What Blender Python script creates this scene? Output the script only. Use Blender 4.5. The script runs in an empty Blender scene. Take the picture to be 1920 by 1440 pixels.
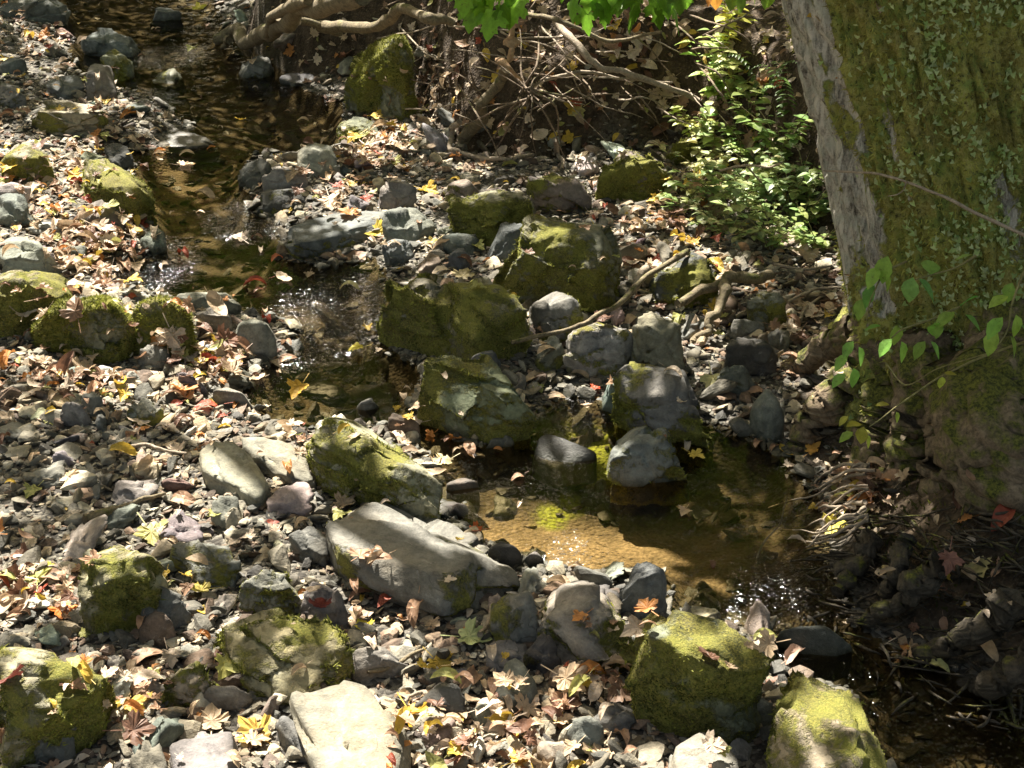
import bpy, bmesh, math, random
import numpy as np
from mathutils import Vector, Matrix
from mathutils.bvhtree import BVHTree
random.seed(7); rng = np.random.default_rng(11)
S = bpy.context.scene; COL = S.collection
R = math.radians
# ---------------------------------------------------------------- camera
CAMH, PITCH, FPX = 2.3, 27.0, 2770.0
cam = bpy.data.cameras.new('camera'); cam.sensor_width = 36; cam.lens = 36*FPX/1920
cam.clip_start = .05; cam.clip_end = 400
camo = bpy.data.objects.new('camera', cam); COL.objects.link(camo)
camo.location = (0, 0, CAMH); camo.rotation_euler = (R(90-PITCH), 0, 0)
S.camera = camo
# ---------------------------------------------------------------- light
SUN_EL, SUN_AZ = 52.0, 24.0        # azimuth: degrees to the left of straight ahead
SD = np.array([-math.sin(R(SUN_AZ))*math.cos(R(SUN_EL)), math.cos(R(SUN_AZ))*math.cos(R(SUN_EL)), math.sin(R(SUN_EL))])
w = bpy.data.worlds.new('World'); S.world = w; w.use_nodes = True
nt = w.node_tree; bg = nt.nodes['Background']
sky = nt.nodes.new('ShaderNodeTexSky'); sky.sky_type = 'NISHITA'; sky.sun_disc = False
sky.sun_elevation = R(SUN_EL); sky.sun_rotation = R(-SUN_AZ)
tint = nt.nodes.new('ShaderNodeMix'); tint.data_type = 'RGBA'; tint.blend_type = 'MULTIPLY'; tint.inputs[0].default_value = 1; tint.inputs[7].default_value = (1, .90, .66, 1)
nt.links.new(sky.outputs[0], tint.inputs[6]); nt.links.new(tint.outputs[2], bg.inputs[0]); sky.dust_density = 4; sky.ozone_density = .2; sky.air_density = .8; bg.inputs[1].default_value = .06
sl = bpy.data.lights.new('sun', 'SUN'); sl.energy = 5.0; sl.angle = R(.5); sl.color = (1, .94, .83)
so = bpy.data.objects.new('sun', sl); COL.objects.link(so)
so.rotation_euler = Vector(SD).to_track_quat('Z', 'Y').to_euler()
S.view_settings.view_transform = 'Standard'; S.view_settings.look = 'None'
S.view_settings.exposure = 2.2; S.view_settings.gamma = 1
S.render.engine = 'CYCLES'
S.cycles.max_bounces = 6; S.cycles.diffuse_bounces = 3; S.cycles.transparent_max_bounces = 12
S.cycles.sample_clamp_indirect = 6
# ---------------------------------------------------------------- maths helpers
cp, sp = math.cos(R(PITCH)), math.sin(R(PITCH))
def rays(px, py):
    px = np.asarray(px, float); py = np.asarray(py, float)
    u = (px-960)/FPX; v = (720-py)/FPX
    return np.stack([u, cp+v*sp, -sp+v*cp], -1)
def on_z(px, py, z=0.):
    d = rays(px, py); t = (z-CAMH)/d[..., 2]
    return np.stack([d[..., 0]*t, d[..., 1]*t, np.broadcast_to(z, t.shape)*1.], -1)
def at_y(px, py, Y):
    d = rays(px, py); t = Y/d[..., 1]
    return Vector((float(d[0]*t), float(Y), float(CAMH+d[2]*t)))
def to_px(P):
    P = np.asarray(P, float); x = P[..., 0]; y = P[..., 1]; z = P[..., 2]-CAMH
    dep = y*cp-z*sp; dep = np.where(dep < .1, .1, dep); up = y*sp+z*cp
    return 960+x/dep*FPX, 720-up/dep*FPX
def hsh(i, j, k, seed):
    n = (i*374761393+j*668265263+k*2147483647+seed*974634721) & 0xffffffff
    n = ((n ^ (n >> 13))*1274126177) & 0xffffffff
    n = ((n ^ (n >> 15))*2246822519) & 0xffffffff
    return ((n ^ (n >> 16)) & 0xffffff)/float(0xffffff)
def vn(P, seed=0):
    P = np.asarray(P, float); f = np.floor(P).astype(np.int64); t = P-f; t = t*t*(3-2*t)
    i, j, k = f[..., 0], f[..., 1], f[..., 2]; r = 0
    for a in (0, 1):
        wa = t[..., 0] if a else 1-t[..., 0]
        for b in (0, 1):
            wb = t[..., 1] if b else 1-t[..., 1]
            for c in (0, 1):
                wc = t[..., 2] if c else 1-t[..., 2]
                r = r+wa*wb*wc*hsh(i+a, j+b, k+c, seed)
    return r*2-1
def fbm(P, oct=4, seed=0, gain=.5):
    P = np.asarray(P, float); r = 0; a = 1.; s = 0
    for o in range(oct):
        r = r+a*vn(P*2.03**o+o*17.3, seed+o); s += a; a *= gain
    return r/s
def n2(x, y, sc, oct=3, seed=0):
    return fbm(np.stack([x*sc, y*sc, np.zeros_like(x)+.37], -1), oct, seed)
def sstep(a, b, x):
    t = np.clip((x-a)/(b-a), 0, 1); return t*t*(3-2*t)
def poly_sd(poly, x, y):           # >0 inside
    x = np.asarray(x, float); y = np.asarray(y, float)
    d2 = np.full(x.shape, 1e9); ins = np.zeros(x.shape, bool); n = len(poly)
    for i in range(n):
        ax, ay = poly[i]; bx, by = poly[(i+1) % n]; ex, ey = bx-ax, by-ay; L = ex*ex+ey*ey+1e-12
        t = np.clip(((x-ax)*ex+(y-ay)*ey)/L, 0, 1)
        d2 = np.minimum(d2, (x-ax-t*ex)**2+(y-ay-t*ey)**2)
        c = ((ay > y) != (by > y))
        with np.errstate(all='ignore'):
            xi = ax+(y-ay)*ex/(ey if abs(ey) > 1e-12 else 1e-12)
        ins ^= (c & (x < xi))
    return np.where(ins, 1, -1)*np.sqrt(d2)
# ---------------------------------------------------------------- layout curves (photo pixels laid on the water plane)
WPX = [(400,-5),(430,70),(520,95),(560,165),(640,190),(650,270),(560,285),(470,290),(455,330),(480,400),(530,430),(520,490),
       (620,500),(700,480),(735,560),(700,640),(790,690),(780,770),(860,830),(930,835),(985,790),(1060,740),(1150,755),(1330,800),(1480,850),(1520,930),(1530,1010),
       (1560,1110),(1600,1180),(1720,1240),(1930,1320),(2300,1420),(2300,1700),(1780,1700),(1690,1470),(1610,1380),(1600,1290),(1500,1270),(1445,1240),
       (1440,1185),(1270,1140),(1240,1070),(1110,1075),(1000,1050),(900,1005),(830,965),(800,925),(830,880),(770,820),
       (700,790),(600,800),(500,790),(450,745),(480,700),(540,660),(560,610),(450,575),(330,560),(290,545),(215,540),(200,500),(300,480),(290,430),(265,380),
       (250,310),(240,290),(330,270),(370,240),(310,200),(260,170),(150,150),(120,60),(110,-5)]
BPX = [(455,60),(470,110),(560,150),(650,160),(770,205),(850,285),(980,312),(1120,300),(1250,305),(1340,345),(1440,430),(1560,510),
       (1590,640),(1530,700),(1500,840),(1570,930),(1590,1040),(1680,1170),(1930,1270),(2300,1370)]
def gl(L): return [tuple(on_z(a, b)[:2]) for a, b in L]
WATER = gl(WPX)+[(-3.6, 13), (-3.4, 30), (-1.2, 30), (-1.6, 13)]
BANK = gl(BPX)+[(8, 2.4), (60, 0), (60, 60), (0, 60), (-.9, 30), (-1.3, 13)]
def terrain(x, y):
    x = np.asarray(x, float); y = np.asarray(y, float)
    dw = -poly_sd(WATER, x, y); db = poly_sd(BANK, x, y)
    z = np.where(dw < 0, -.10*sstep(-.02, .12, -dw)-.05*sstep(.12, .5, -dw), .045*sstep(0, .25, dw)+.03*np.clip(dw, 0, 3)+.015*np.clip(dw-3, 0, 30))
    z = z+.018*n2(x, y, 3.1, 4, 3)*sstep(-.4, .3, dw)+.008*n2(x, y, 14, 3, 5)
    dbn = db+.10*n2(x, y, 2.4, 4, 9)
    far = sstep(5., 6.4, y); H = .17+.36*far
    b = H*sstep(-.02, .26+.2*(1-far), dbn)+.16*np.clip(dbn, 0, 12)+.05*np.clip(dbn-12, 0, 60)
    b = b+sstep(0, .3, db)*(.05*n2(x, y, 5, 4, 12)+.02*n2(x, y, 17, 3, 14))
    z = z+b
    z = z-.26*np.exp(-(((x-.10)/.30)**2+((y-7.15)/.30)**2)**1.5)
    z = z+.22*np.clip(-x-5, 0, 6)+.05*np.clip(-x-11, 0, 60)
    return z, dw, db
def tz(x, y): return float(terrain(np.array([x]), np.array([y]))[0][0])
def hit(px, py):                   # where the sight line of a photo pixel meets the ground
    d = rays(px, py); t = np.arange(2.2, 16, .02); P = np.array([0, 0, CAMH])+d*t[:, None]
    z, _, _ = terrain(P[:, 0], P[:, 1]); z = np.maximum(z, -.02); i = np.argmax(P[:, 2] < z)
    return P[i] if P[i, 2] < z[i] else P[-1]
def PG(px, py, h=0.):              # ground point seen at a pixel, raised by h
    z = hit(px, py)[2]; return Vector(on_z(px, py, z+h))
# ---------------------------------------------------------------- object helpers
def link(o, parent=None):
    COL.objects.link(o); o.parent = parent; return o
def tag(o, label=None, cat=None, group=None, kind=None):
    if label: o['label'] = label
    if cat: o['category'] = cat
    if group: o['group'] = group
    if kind: o['kind'] = kind
    return o
def mesh_np(name, V, F, mat, smooth=True, attrs=None):
    """V (n,3), F list of arrays (m,3) or (m,4)"""
    V = np.asarray(V, np.float32); me = bpy.data.meshes.new(name)
    if isinstance(F, np.ndarray): F = [F]
    F = [np.asarray(f) for f in F if len(f)]
    me.vertices.add(len(V)); me.vertices.foreach_set('co', V.ravel())
    nl = sum(f.size for f in F); me.loops.add(nl); me.loops.foreach_set('vertex_index', np.concatenate([f.ravel() for f in F]).astype(np.int32))
    tot = np.concatenate([np.full(len(f), f.shape[1]) for f in F]).astype(np.int32); st = np.concatenate([[0], np.cumsum(tot)[:-1]]).astype(np.int32)
    me.polygons.add(len(tot)); me.polygons.foreach_set('loop_start', st); me.polygons.foreach_set('loop_total', tot)
    me.polygons.foreach_set('use_smooth', np.full(len(tot), bool(smooth)))
    me.update(calc_edges=True)
    if attrs:
        for k, a in attrs.items():
            a = np.asarray(a, np.float32)
            if a.ndim == 2:
                at = me.color_attributes.new(k, 'FLOAT_COLOR', 'POINT'); at.data.foreach_set('color', np.c_[a, np.ones(len(a))].astype(np.float32).ravel())
            else:
                at = me.attributes.new(k, 'FLOAT', 'POINT'); at.data.foreach_set('value', a)
    if mat: me.materials.append(mat)
    return me
def obj(name, me, parent=None): return link(bpy.data.objects.new(name, me), parent)
def empty(name, loc):
    o = bpy.data.objects.new(name, None); o.empty_display_size = .1; o.location = loc; return link(o)
class Acc:                         # gathers shapes into one mesh
    def __init__(s): s.V = []; s.T = []; s.Q = []; s.n = 0; s.C = []
    def add(s, V, T=None, Q=None, c=None):
        V = np.asarray(V, float); s.V.append(V)
        if T is not None and len(T): s.T.append(np.asarray(T)+s.n)
        if Q is not None and len(Q): s.Q.append(np.asarray(Q)+s.n)
        if c is not None: s.C.append(np.broadcast_to(np.asarray(c, float), (len(V), 3)))
        s.n += len(V)
    def build(s, name, mat, parent=None, smooth=True, origin=None):
        V = np.concatenate(s.V)
        if origin is not None: V = V-np.asarray(origin)
        F = ([np.concatenate(s.T)] if s.T else [])+([np.concatenate(s.Q)] if s.Q else [])
        return obj(name, mesh_np(name, V, F, mat, smooth, {'Col': np.concatenate(s.C)} if s.C else None), parent)
def catmull(P, n):
    P = [np.asarray(p, float) for p in P]; P = [2*P[0]-P[1]]+P+[2*P[-1]-P[-2]]; out = []
    for i in range(1, len(P)-2):
        for k in range(n):
            t = k/n; a, b, c, d = P[i-1:i+3]
            out.append(.5*((2*b)+(-a+c)*t+(2*a-5*b+4*c-d)*t*t+(-a+3*b-3*c+d)*t**3))
    out.append(P[-2]); return np.array(out)
def tube(acc, P, r0, r1, seg=8, n=6, wob=.0, knob=.12, seed=0, c=None, flat=1.):
    C = catmull([list(p)+[0] if len(p) == 2 else list(p) for p in P], n); m = len(C); t = np.linspace(0, 1, m)
    if wob: C = C+np.stack([fbm(np.c_[t*m*.22+seed, t*0+k*9.1, t*0], 3, seed+k) for k in range(3)], -1)*wob*np.minimum(1, np.minimum(t, 1-t)*6)[:, None]
    rad = (r0+(r1-r0)*t)*(1+knob*fbm(np.c_[t*m*.6+seed*3.1, t*0, t*0], 2, seed+5))
    T = np.gradient(C, axis=0); T /= np.linalg.norm(T, axis=1)[:, None]+1e-9
    up = np.where(np.abs(T[:, 2:3]) > .9, [[1., 0, 0]], [[0., 0, 1]]); A = np.cross(T, up); A /= np.linalg.norm(A, axis=1)[:, None]+1e-9
    B = np.cross(A, T); th = np.linspace(0, 2*math.pi, seg, endpoint=False)
    V = C[:, None]+rad[:, None, None]*(np.cos(th)[None, :, None]*A[:, None]+flat*np.sin(th)[None, :, None]*B[:, None])
    if seg > 8:
        f = fbm(V.reshape(-1, 3)*np.array([30, 30, 30]), 3, seed).reshape(m, seg); V = V+(V-C[:, None])*f[..., None]*(.13 if seg < 20 else .10)
        if seg > 20:
            gz = np.abs(fbm(np.stack(np.broadcast_arrays(th[None]*2.2+seed, t[:, None]*4, t[:, None]*0), -1), 4, seed+2)); V = V-(V-C[:, None])*(.16*(1-np.clip(gz*4, 0, 1)))[..., None]
    i = np.arange(m-1)[:, None]*seg; j = np.arange(seg)[None]; j2 = (j+1) % seg
    Q = np.stack([i+j, i+seg+j, i+seg+j2, i+j2], -1).reshape(-1, 4)
    V = V.reshape(-1, 3); V = np.vstack([V, C[-1]+T[-1]*rad[-1]*.6, C[0]-T[0]*rad[0]*.6]); e = m*seg
    Tt = [[(m-1)*seg+k, e, (m-1)*seg+(k+1) % seg] for k in range(seg)]+[[(k+1) % seg, e+1, k] for k in range(seg)]
    acc.add(V, T=np.array(Tt), Q=Q[:, ::-1], c=c)
_ico = {}
def ico(n):
    if n not in _ico:
        bm = bmesh.new(); bmesh.ops.create_icosphere(bm, subdivisions=n, radius=1); bm.verts.ensure_lookup_table()
        _ico[n] = (np.array([v.co[:] for v in bm.verts]), np.array([[v.index for v in f.verts] for f in bm.faces])); bm.free()
    return _ico[n]
def mossf(P, nz, amt): return amt+.42*nz+fbm(P*6.5+3.1, 5, 77, .6)*1.3-.04
def hull_shape(pts, lvl, k=14., amp=.03, seed=0, strat=0., chips=0, mossy=0.):
    """a stone: the rounded convex hull of pts, roughened"""
    pts = np.asarray(pts, float); bm = bmesh.new(); vs = [bm.verts.new(p) for p in pts]
    bmesh.ops.convex_hull(bm, input=vs, use_existing_faces=False); bm.normal_update()
    c = np.mean([v.co[:] for v in bm.verts if v.link_faces], axis=0); N = []; D = []
    for f in bm.faces:
        n = np.array(f.normal); d = float(n.dot(np.array(f.verts[0].co)-c))
        if d < 0: n, d = -n, -d
        if d < 1e-5: continue
        if any(float(n.dot(m)) > .96 for m in N): continue
        N.append(n); D.append(d)
    bm.free(); q = pts-c; rc = np.random.default_rng(seed+500)
    for _ in range(chips):
        n = rc.normal(0, 1, 3); n[2] = abs(n[2])*.8; n /= np.linalg.norm(n); hs = float((q@n).max()); N.append(n); D.append(hs*rc.uniform(.72, .95))
    N = np.array(N); D = np.array(D)
    _, _, W = np.linalg.svd(q[:, :2]-q[:, :2].mean(0)); M = np.eye(3); M[:2, :2] = W
    ql = q@M.T; e = np.maximum(np.abs(ql).max(0), 1e-3)
    U, F = ico(lvl); dr = (U*e)@M; a = np.maximum(dr@N.T/D, 0); r = 1/((a**k).sum(1)**(1/k)+1e-9)
    V = dr*r[:, None]; sz = float(np.sort(e)[1])
    off = rng.random(3)*50+seed; X = V/sz
    nn = fbm(X*1.3+off, 2, seed)*amp*.7+np.abs(fbm(X*2.6+off+9, 4, seed+3, .6))*-amp*1.1+fbm(X*6+off, 4, seed+8, .65)*amp*.6
    if strat: 
        zz = X[:, 2]+.25*X[:, 0]+.1*fbm(X*2+off, 2, seed); nn = nn-strat*amp*np.maximum(0, np.sin(zz*9+seed))**8*sstep(.8, .2, np.abs(U[:, 2]))
    L = np.linalg.norm(V, axis=1)[:, None]; V = V+V/L*(nn*sz)[:, None]
    if chips > 6:
        Un = U@np.eye(3); sd_ = rc.normal(0, 1, (26, 3)); sd_ /= np.linalg.norm(sd_, axis=1)[:, None]; Uw = Un+.10*np.stack([fbm(Un*3+off+7*i_, 3, seed+i_) for i_ in range(3)], -1)
        ci = np.argmax(Uw@sd_.T, 1); ai = rc.normal(0, .040, 26); bi = rc.normal(0, .14, (26, 3)); V = V+V/L*((ai[ci]+(bi[ci]*(Un-sd_[ci])).sum(1))*sz)[:, None]
    if mossy > .3:
        Nn = normals(V, F); mm = mossf(V+c, Nn[:, 2], mossy)
        V = V+Nn*(sstep(.1, .5, mm)*(.010+.006*fbm((V+c)*45, 3, 12)))[:, None]
    return V+c, F
def normals(V, T):
    n = np.cross(V[T[:, 1]]-V[T[:, 0]], V[T[:, 2]]-V[T[:, 0]]); N = np.zeros_like(V)
    for i in range(3): np.add.at(N, T[:, i], n)
    return N/(np.linalg.norm(N, axis=1)[:, None]+1e-12)
# ---------------------------------------------------------------- materials
def newmat(name):
    m = bpy.data.materials.new(name); m.use_nodes = True; nt = m.node_tree; nt.nodes.clear()
    return m, nt
class G:
    def __init__(s, nt): s.nt = nt
    def n(s, t, **k):
        x = s.nt.nodes.new(t)
        for a, b in k.items(): setattr(x, a, b)
        return x
    def set(s, sock, v):
        if hasattr(v, 'is_linked') or isinstance(v, bpy.types.NodeSocket): s.nt.links.new(v, sock)
        else: sock.default_value = v
    def noise(s, vec, sc, det=4, rough=.55, dist=0.):
        x = s.n('ShaderNodeTexNoise'); s.set(x.inputs['Vector'], vec); x.inputs['Scale'].default_value = sc
        x.inputs['Detail'].default_value = det; x.inputs['Roughness'].default_value = rough; x.inputs['Distortion'].default_value = dist
        return x.outputs['Fac']
    def math(s, op, a, b=0., c=0., clamp=False):
        x = s.n('ShaderNodeMath', operation=op); x.use_clamp = clamp
        s.set(x.inputs[0], a); s.set(x.inputs[1], b); s.set(x.inputs[2], c); return x.outputs[0]
    def ramp(s, f, stops):
        x = s.n('ShaderNodeValToRGB'); s.set(x.inputs[0], f); cr = x.color_ramp
        while len(cr.elements) < len(stops): cr.elements.new(.5)
        for e, (p, c) in zip(cr.elements, stops):
            e.position = p; e.color = (c, c, c, 1) if not hasattr(c, '__len__') else (*c, 1)
        return x.outputs[0]
    def mix(s, f, a, b, mode='MIX'):
        x = s.n('ShaderNodeMix', data_type='RGBA', blend_type=mode); s.set(x.inputs[0], f)
        s.set(x.inputs[6], (*a, 1) if isinstance(a, tuple) and len(a) == 3 else a); s.set(x.inputs[7], (*b, 1) if isinstance(b, tuple) and len(b) == 3 else b)
        return x.outputs[2]
    def bump(s, h, st, dist, nrm=None):
        x = s.n('ShaderNodeBump'); s.set(x.inputs['Height'], h); x.inputs['Distance'].default_value = dist
        s.set(x.inputs['Strength'], st)
        if nrm is not None: s.set(x.inputs['Normal'], nrm)
        return x.outputs[0]
    def sep(s, v, ch):
        x = s.n('ShaderNodeSeparateXYZ'); s.set(x.inputs[0], v); return x.outputs[ch]
    def mapr(s, v, sc):
        x = s.n('ShaderNodeMapping'); s.set(x.inputs[0], v); x.inputs['Scale'].default_value = sc; return x.outputs[0]
    def pr(s, col, rough, nrm=None, spec=.5):
        x = s.n('ShaderNodeBsdfPrincipled'); s.set(x.inputs['Base Color'], (*col, 1) if isinstance(col, tuple) and len(col) == 3 else col)
        s.set(x.inputs['Roughness'], rough); s.set(x.inputs['Specular IOR Level'], spec)
        if nrm is not None: s.set(x.inputs['Normal'], nrm)
        return x
    def out(s, sh): 
        o = s.n('ShaderNodeOutputMaterial'); s.nt.links.new(sh if isinstance(sh, bpy.types.NodeSocket) else sh.outputs[0], o.inputs[0])
def stone_mat(name, attr=None):
    m, nt = newmat(name); g = G(nt)
    geo = g.n('ShaderNodeNewGeometry'); pos = geo.outputs['Position']
    if attr:
        a = g.n('ShaderNodeAttribute', attribute_name='Col'); base = a.outputs['Color']; mossamt = 0.
    else:
        oi = g.n('ShaderNodeObjectInfo'); base = oi.outputs['Color']; mossamt = oi.outputs['Alpha']
    n1 = g.noise(pos, 7, 6, .62, .4); n2_ = g.noise(pos, 38, 6, .68); n3 = g.noise(pos, 160, 4, .7)
    v = g.math('ADD', g.math('MULTIPLY', n1, .9), g.math('MULTIPLY', n2_, .75))
    v = g.math('ADD', v, g.math('MULTIPLY', n3, .45)); v = g.ramp(v, [(.62, .55), (.95, .92), (1., 1.), ])
    val = g.math('MULTIPLY_ADD', g.math('SUBTRACT', g.math('ADD', g.math('MULTIPLY', n1, .9), g.math('ADD', g.math('MULTIPLY', n2_, .75), g.math('MULTIPLY', n3, .45))), 1.05), 2.0, 1.)
    val = g.math('MAXIMUM', val, .35)
    c = g.mix(1., base, g.ncomb(val) if False else val, 'MULTIPLY')
    warm = g.ramp(g.noise(pos, 5, 4, .6), [(.45, 0.), (.62, 1.)])
    c = g.mix(g.math('MULTIPLY', warm, .5), c, g.mix(1., c, (1.14, 1.0, .8), 'MULTIPLY'))
    lich = g.ramp(g.noise(pos, 24, 5, .7, .8), [(.60, 0.), (.66, 1.)])
    c = g.mix(g.math('MULTIPLY', lich, .35), c, (.34, .33, .29))
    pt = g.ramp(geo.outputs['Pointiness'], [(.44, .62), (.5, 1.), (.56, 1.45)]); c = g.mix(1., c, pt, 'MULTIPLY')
    # mineral veins / hairline cracks
    vo = g.n('ShaderNodeTexVoronoi', feature='DISTANCE_TO_EDGE'); nd = g.n('ShaderNodeTexNoise'); g.set(nd.inputs['Vector'], pos); nd.inputs['Scale'].default_value = 9
    wv = g.n('ShaderNodeMixRGB'); wv.blend_type = 'LINEAR_LIGHT'; wv.inputs[0].default_value = .12; g.set(wv.inputs[1], pos); g.set(wv.inputs[2], nd.outputs['Color'])
    g.set(vo.inputs['Vector'], wv.outputs[0]); vo.inputs['Scale'].default_value = 6.5
    crack = g.ramp(vo.outputs['Distance'], [(0., 1.), (.010, 0.)])
    crack = g.math('MULTIPLY', crack, g.ramp(g.noise(pos, 4, 2), [(.56, 0.), (.66, 1.)]))
    c = g.mix(g.math('MULTIPLY', crack, .3), c, (.03, .028, .025))
    # wet where it sits in or just above the water
    z = g.sep(pos, 2); wet = g.ramp(g.math('ADD', g.math('MULTIPLY', z, 8.), g.math('MULTIPLY', n1, .35)), [(.18, 1.), (.5, 0.)])
    if attr: wet = g.math('MULTIPLY', wet, .8)
    sub = g.ramp(g.math('ADD', z, g.math('MULTIPLY', g.math('SUBTRACT', n2_, .5), .05)), [(.0, 1.), (.03, 0.)])
    c = g.mix(g.math('MULTIPLY', wet, .62), c, g.mix(1., c, (.30, .27, .22), 'MULTIPLY')); c = g.mix(g.math('MULTIPLY', sub, .75), c, (.022, .024, .012))
    rough = g.math('MULTIPLY_ADD', wet, -.5, .82)
    h = g.math('ADD', g.math('MULTIPLY', n2_, .55), g.math('MULTIPLY', n3, .3))
    h = g.math('SUBTRACT', h, g.math('MULTIPLY', crack, .25))
    if not attr:
        mv = g.n('ShaderNodeAttribute', attribute_name='mossv').outputs['Fac']
        mm = g.math('ADD', mv, g.math('MULTIPLY', g.math('SUBTRACT', g.noise(pos, 32, 5, .7, .4), .5), 1.5))
        mm = g.math('MULTIPLY', g.math('GREATER_THAN', mossamt, .03), mm)
        mk = g.ramp(mm, [(.06, 0.), (.36, 1.)])
        mc = g.mix(g.ramp(g.noise(pos, 13, 5, .7), [(.36, 0.), (.62, 1.)]), (.052, .056, .016), (.20, .21, .036)); mc = g.mix(g.ramp(g.noise(pos, 4.5, 3, .6), [(.5, 0.), (.62, .7)]), mc, (.10, .085, .04))
        mc = g.mix(g.ramp(g.noise(pos, 170, 3, .8), [(.4, 0.), (.66, 1.)]), mc, (.28, .25, .05))
        c = g.mix(mk, c, mc); rough = g.math('MAXIMUM', rough, g.math('MULTIPLY', mk, .92))
        h = g.math('ADD', h, g.math('MULTIPLY', mk, g.math('MULTIPLY_ADD', g.noise(pos, 190, 3, .8), 1.6, .7)))
    b = g.bump(h, .85, .011)
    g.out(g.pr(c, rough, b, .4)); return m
M_STONE = stone_mat('weathered_stone'); M_GRAVEL = stone_mat('gravel_stone', True)
def leaf_mat(name, mode, trans=.35, rough=.55):
    m, nt = newmat(name); g = G(nt); geo = g.n('ShaderNodeNewGeometry'); pos = geo.outputs['Position']
    if mode == 'attr': base = g.n('ShaderNodeAttribute', attribute_name='Col').outputs['Color']
    else: base = g.n('ShaderNodeObjectInfo').outputs['Color']
    n = g.noise(pos, 45, 4, .65); c = g.mix(1., base, g.math('MULTIPLY_ADD', g.math('SUBTRACT', n, .5), 1.3, 1.), 'MULTIPLY')
    sp_ = g.ramp(g.noise(pos, 110, 3, .6), [(.62, 0.), (.7, 1.)]); c = g.mix(g.math('MULTIPLY', sp_, .55), c, (.10, .05, .02))
    h = g.noise(pos, 80, 4, .6); b = g.bump(h, .5, .004)
    p = g.pr(c, rough, b, .35); t = g.n('ShaderNodeBsdfTranslucent'); g.set(t.inputs[0], c)
    mx = g.n('ShaderNodeMixShader'); mx.inputs[0].default_value = trans
    nt.links.new(p.outputs[0], mx.inputs[1]); nt.links.new(t.outputs[0], mx.inputs[2]); g.out(mx.outputs[0]); return m
M_LITTER = leaf_mat('dry_leaf_litter', 'attr', .22); M_LEAF = leaf_mat('dry_leaf', 'obj', .22)
M_GREEN = leaf_mat('green_leaf', 'attr', .5, .4); M_CANOPY = leaf_mat('canopy_leaf', 'attr', .3, .5)
def wood_mat(name, dark, light, mossy=0., attr=False):
    m, nt = newmat(name); g = G(nt); geo = g.n('ShaderNodeNewGeometry'); pos = geo.outputs['Position']
    n1 = g.noise(g.mapr(pos, (1, 1, 1)), 30, 5, .7, 1.2); n_ = g.noise(pos, 140, 4, .7)
    c = g.mix(g.ramp(g.math('ADD', g.math('MULTIPLY', n1, .7), g.math('MULTIPLY', n_, .3)), [(.36, 0.), (.64, 1.)]), dark, light)
    if mossy:
        mk = g.ramp(g.math('ADD', g.math('MULTIPLY', g.sep(geo.outputs['Normal'], 2), .12), g.noise(pos, 9, 4, .65)), [(.68-.2*mossy, 0.), (.80-.2*mossy, 1.)])
        mc = g.mix(g.ramp(g.noise(pos, 90, 3, .8), [(.4, 0.), (.6, 1.)]), (.03, .035, .008), (.13, .13, .02)); c = g.mix(mk, c, mc)
    b = g.bump(g.math('ADD', n1, n_), .8, .006); g.out(g.pr(c, .85, b, .3)); return m
M_ROOT = wood_mat('root_bark', (.06, .042, .028), (.27, .20, .14), .25)
M_PALE = wood_mat('bleached_wood', (.16, .125, .09), (.40, .33, .25))
M_LOG = wood_mat('old_branch_bark', (.07, .055, .035), (.25, .20, .12), .2)
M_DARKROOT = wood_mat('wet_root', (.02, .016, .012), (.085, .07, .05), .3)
M_BUTT = wood_mat('buttress_bark', (.05, .037, .023), (.25, .185, .12), .9)
M_BARE = wood_mat('peeled_wood', (.22, .13, .07), (.50, .33, .19))
M_STEM = wood_mat('plant_stem', (.12, .10, .04), (.26, .24, .10))
# ground
def ground_mat():
    m, nt = newmat('creek_ground'); g = G(nt); geo = g.n('ShaderNodeNewGeometry'); pos = geo.outputs['Position']
    soil = g.n('ShaderNodeAttribute', attribute_name='soil').outputs['Fac']; bed = g.n('ShaderNodeAttribute', attribute_name='bed').outputs['Fac']
    sand = g.n('ShaderNodeAttribute', attribute_name='sand').outputs['Fac']
    vo = g.n('ShaderNodeTexVoronoi'); g.set(vo.inputs['Vector'], pos); vo.inputs['Scale'].default_value = 75; vo.inputs['Randomness'].default_value = 1
    grv = g.mix(g.ramp(g.sep(vo.outputs['Color'], 0), [(.2, 0.), (.9, 1.)]), (.035, .031, .026), (.16, .145, .118))
    n1 = g.noise(pos, 16, 5, .65); n_ = g.noise(pos, 70, 5, .7)
    so_ = g.mix(g.ramp(n1, [(.35, 0.), (.65, 1.)]), (.022, .015, .009), (.085, .06, .038)); so_ = g.mix(g.ramp(n_, [(.55, 0.), (.7, 1.)]), so_, (.15, .11, .07))
    bd = g.mix(g.ramp(g.noise(pos, 12, 5, .7, .6), [(.35, 0.), (.65, 1.)]), (.022, .018, .010), (.075, .060, .034))
    lf = g.ramp(g.noise(pos, 6, 3, .6), [(.4, 0.), (.6, 1.)])
    sn = g.mix(g.ramp(n_, [(.35, 0.), (.65, 1.)]), (.17, .13, .075), (.36, .28, .18))
    c = g.mix(soil, grv, so_); c = g.mix(bed, c, bd); c = g.mix(g.math('MULTIPLY', sand, g.math('MULTIPLY_ADD', lf, .55, .45)), c, sn)
    grefl = g.n('ShaderNodeAttribute', attribute_name='green_reflection').outputs['Fac']; c = g.mix(g.math('MULTIPLY', grefl, g.ramp(g.noise(pos, 60, 4, .7), [(.38, .25), (.55, 1.)])), c, (.24, .29, .035))  # painted green reflection mixed over the bed colour
    h = g.math('ADD', g.math('MULTIPLY', vo.outputs['Distance'], -.7), g.math('ADD', g.math('MULTIPLY', n1, .8), g.math('MULTIPLY', n_, .6)))
    g.out(g.pr(c, .9, g.bump(h, .9, .012), .25)); return m
M_GROUND = ground_mat()
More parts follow.
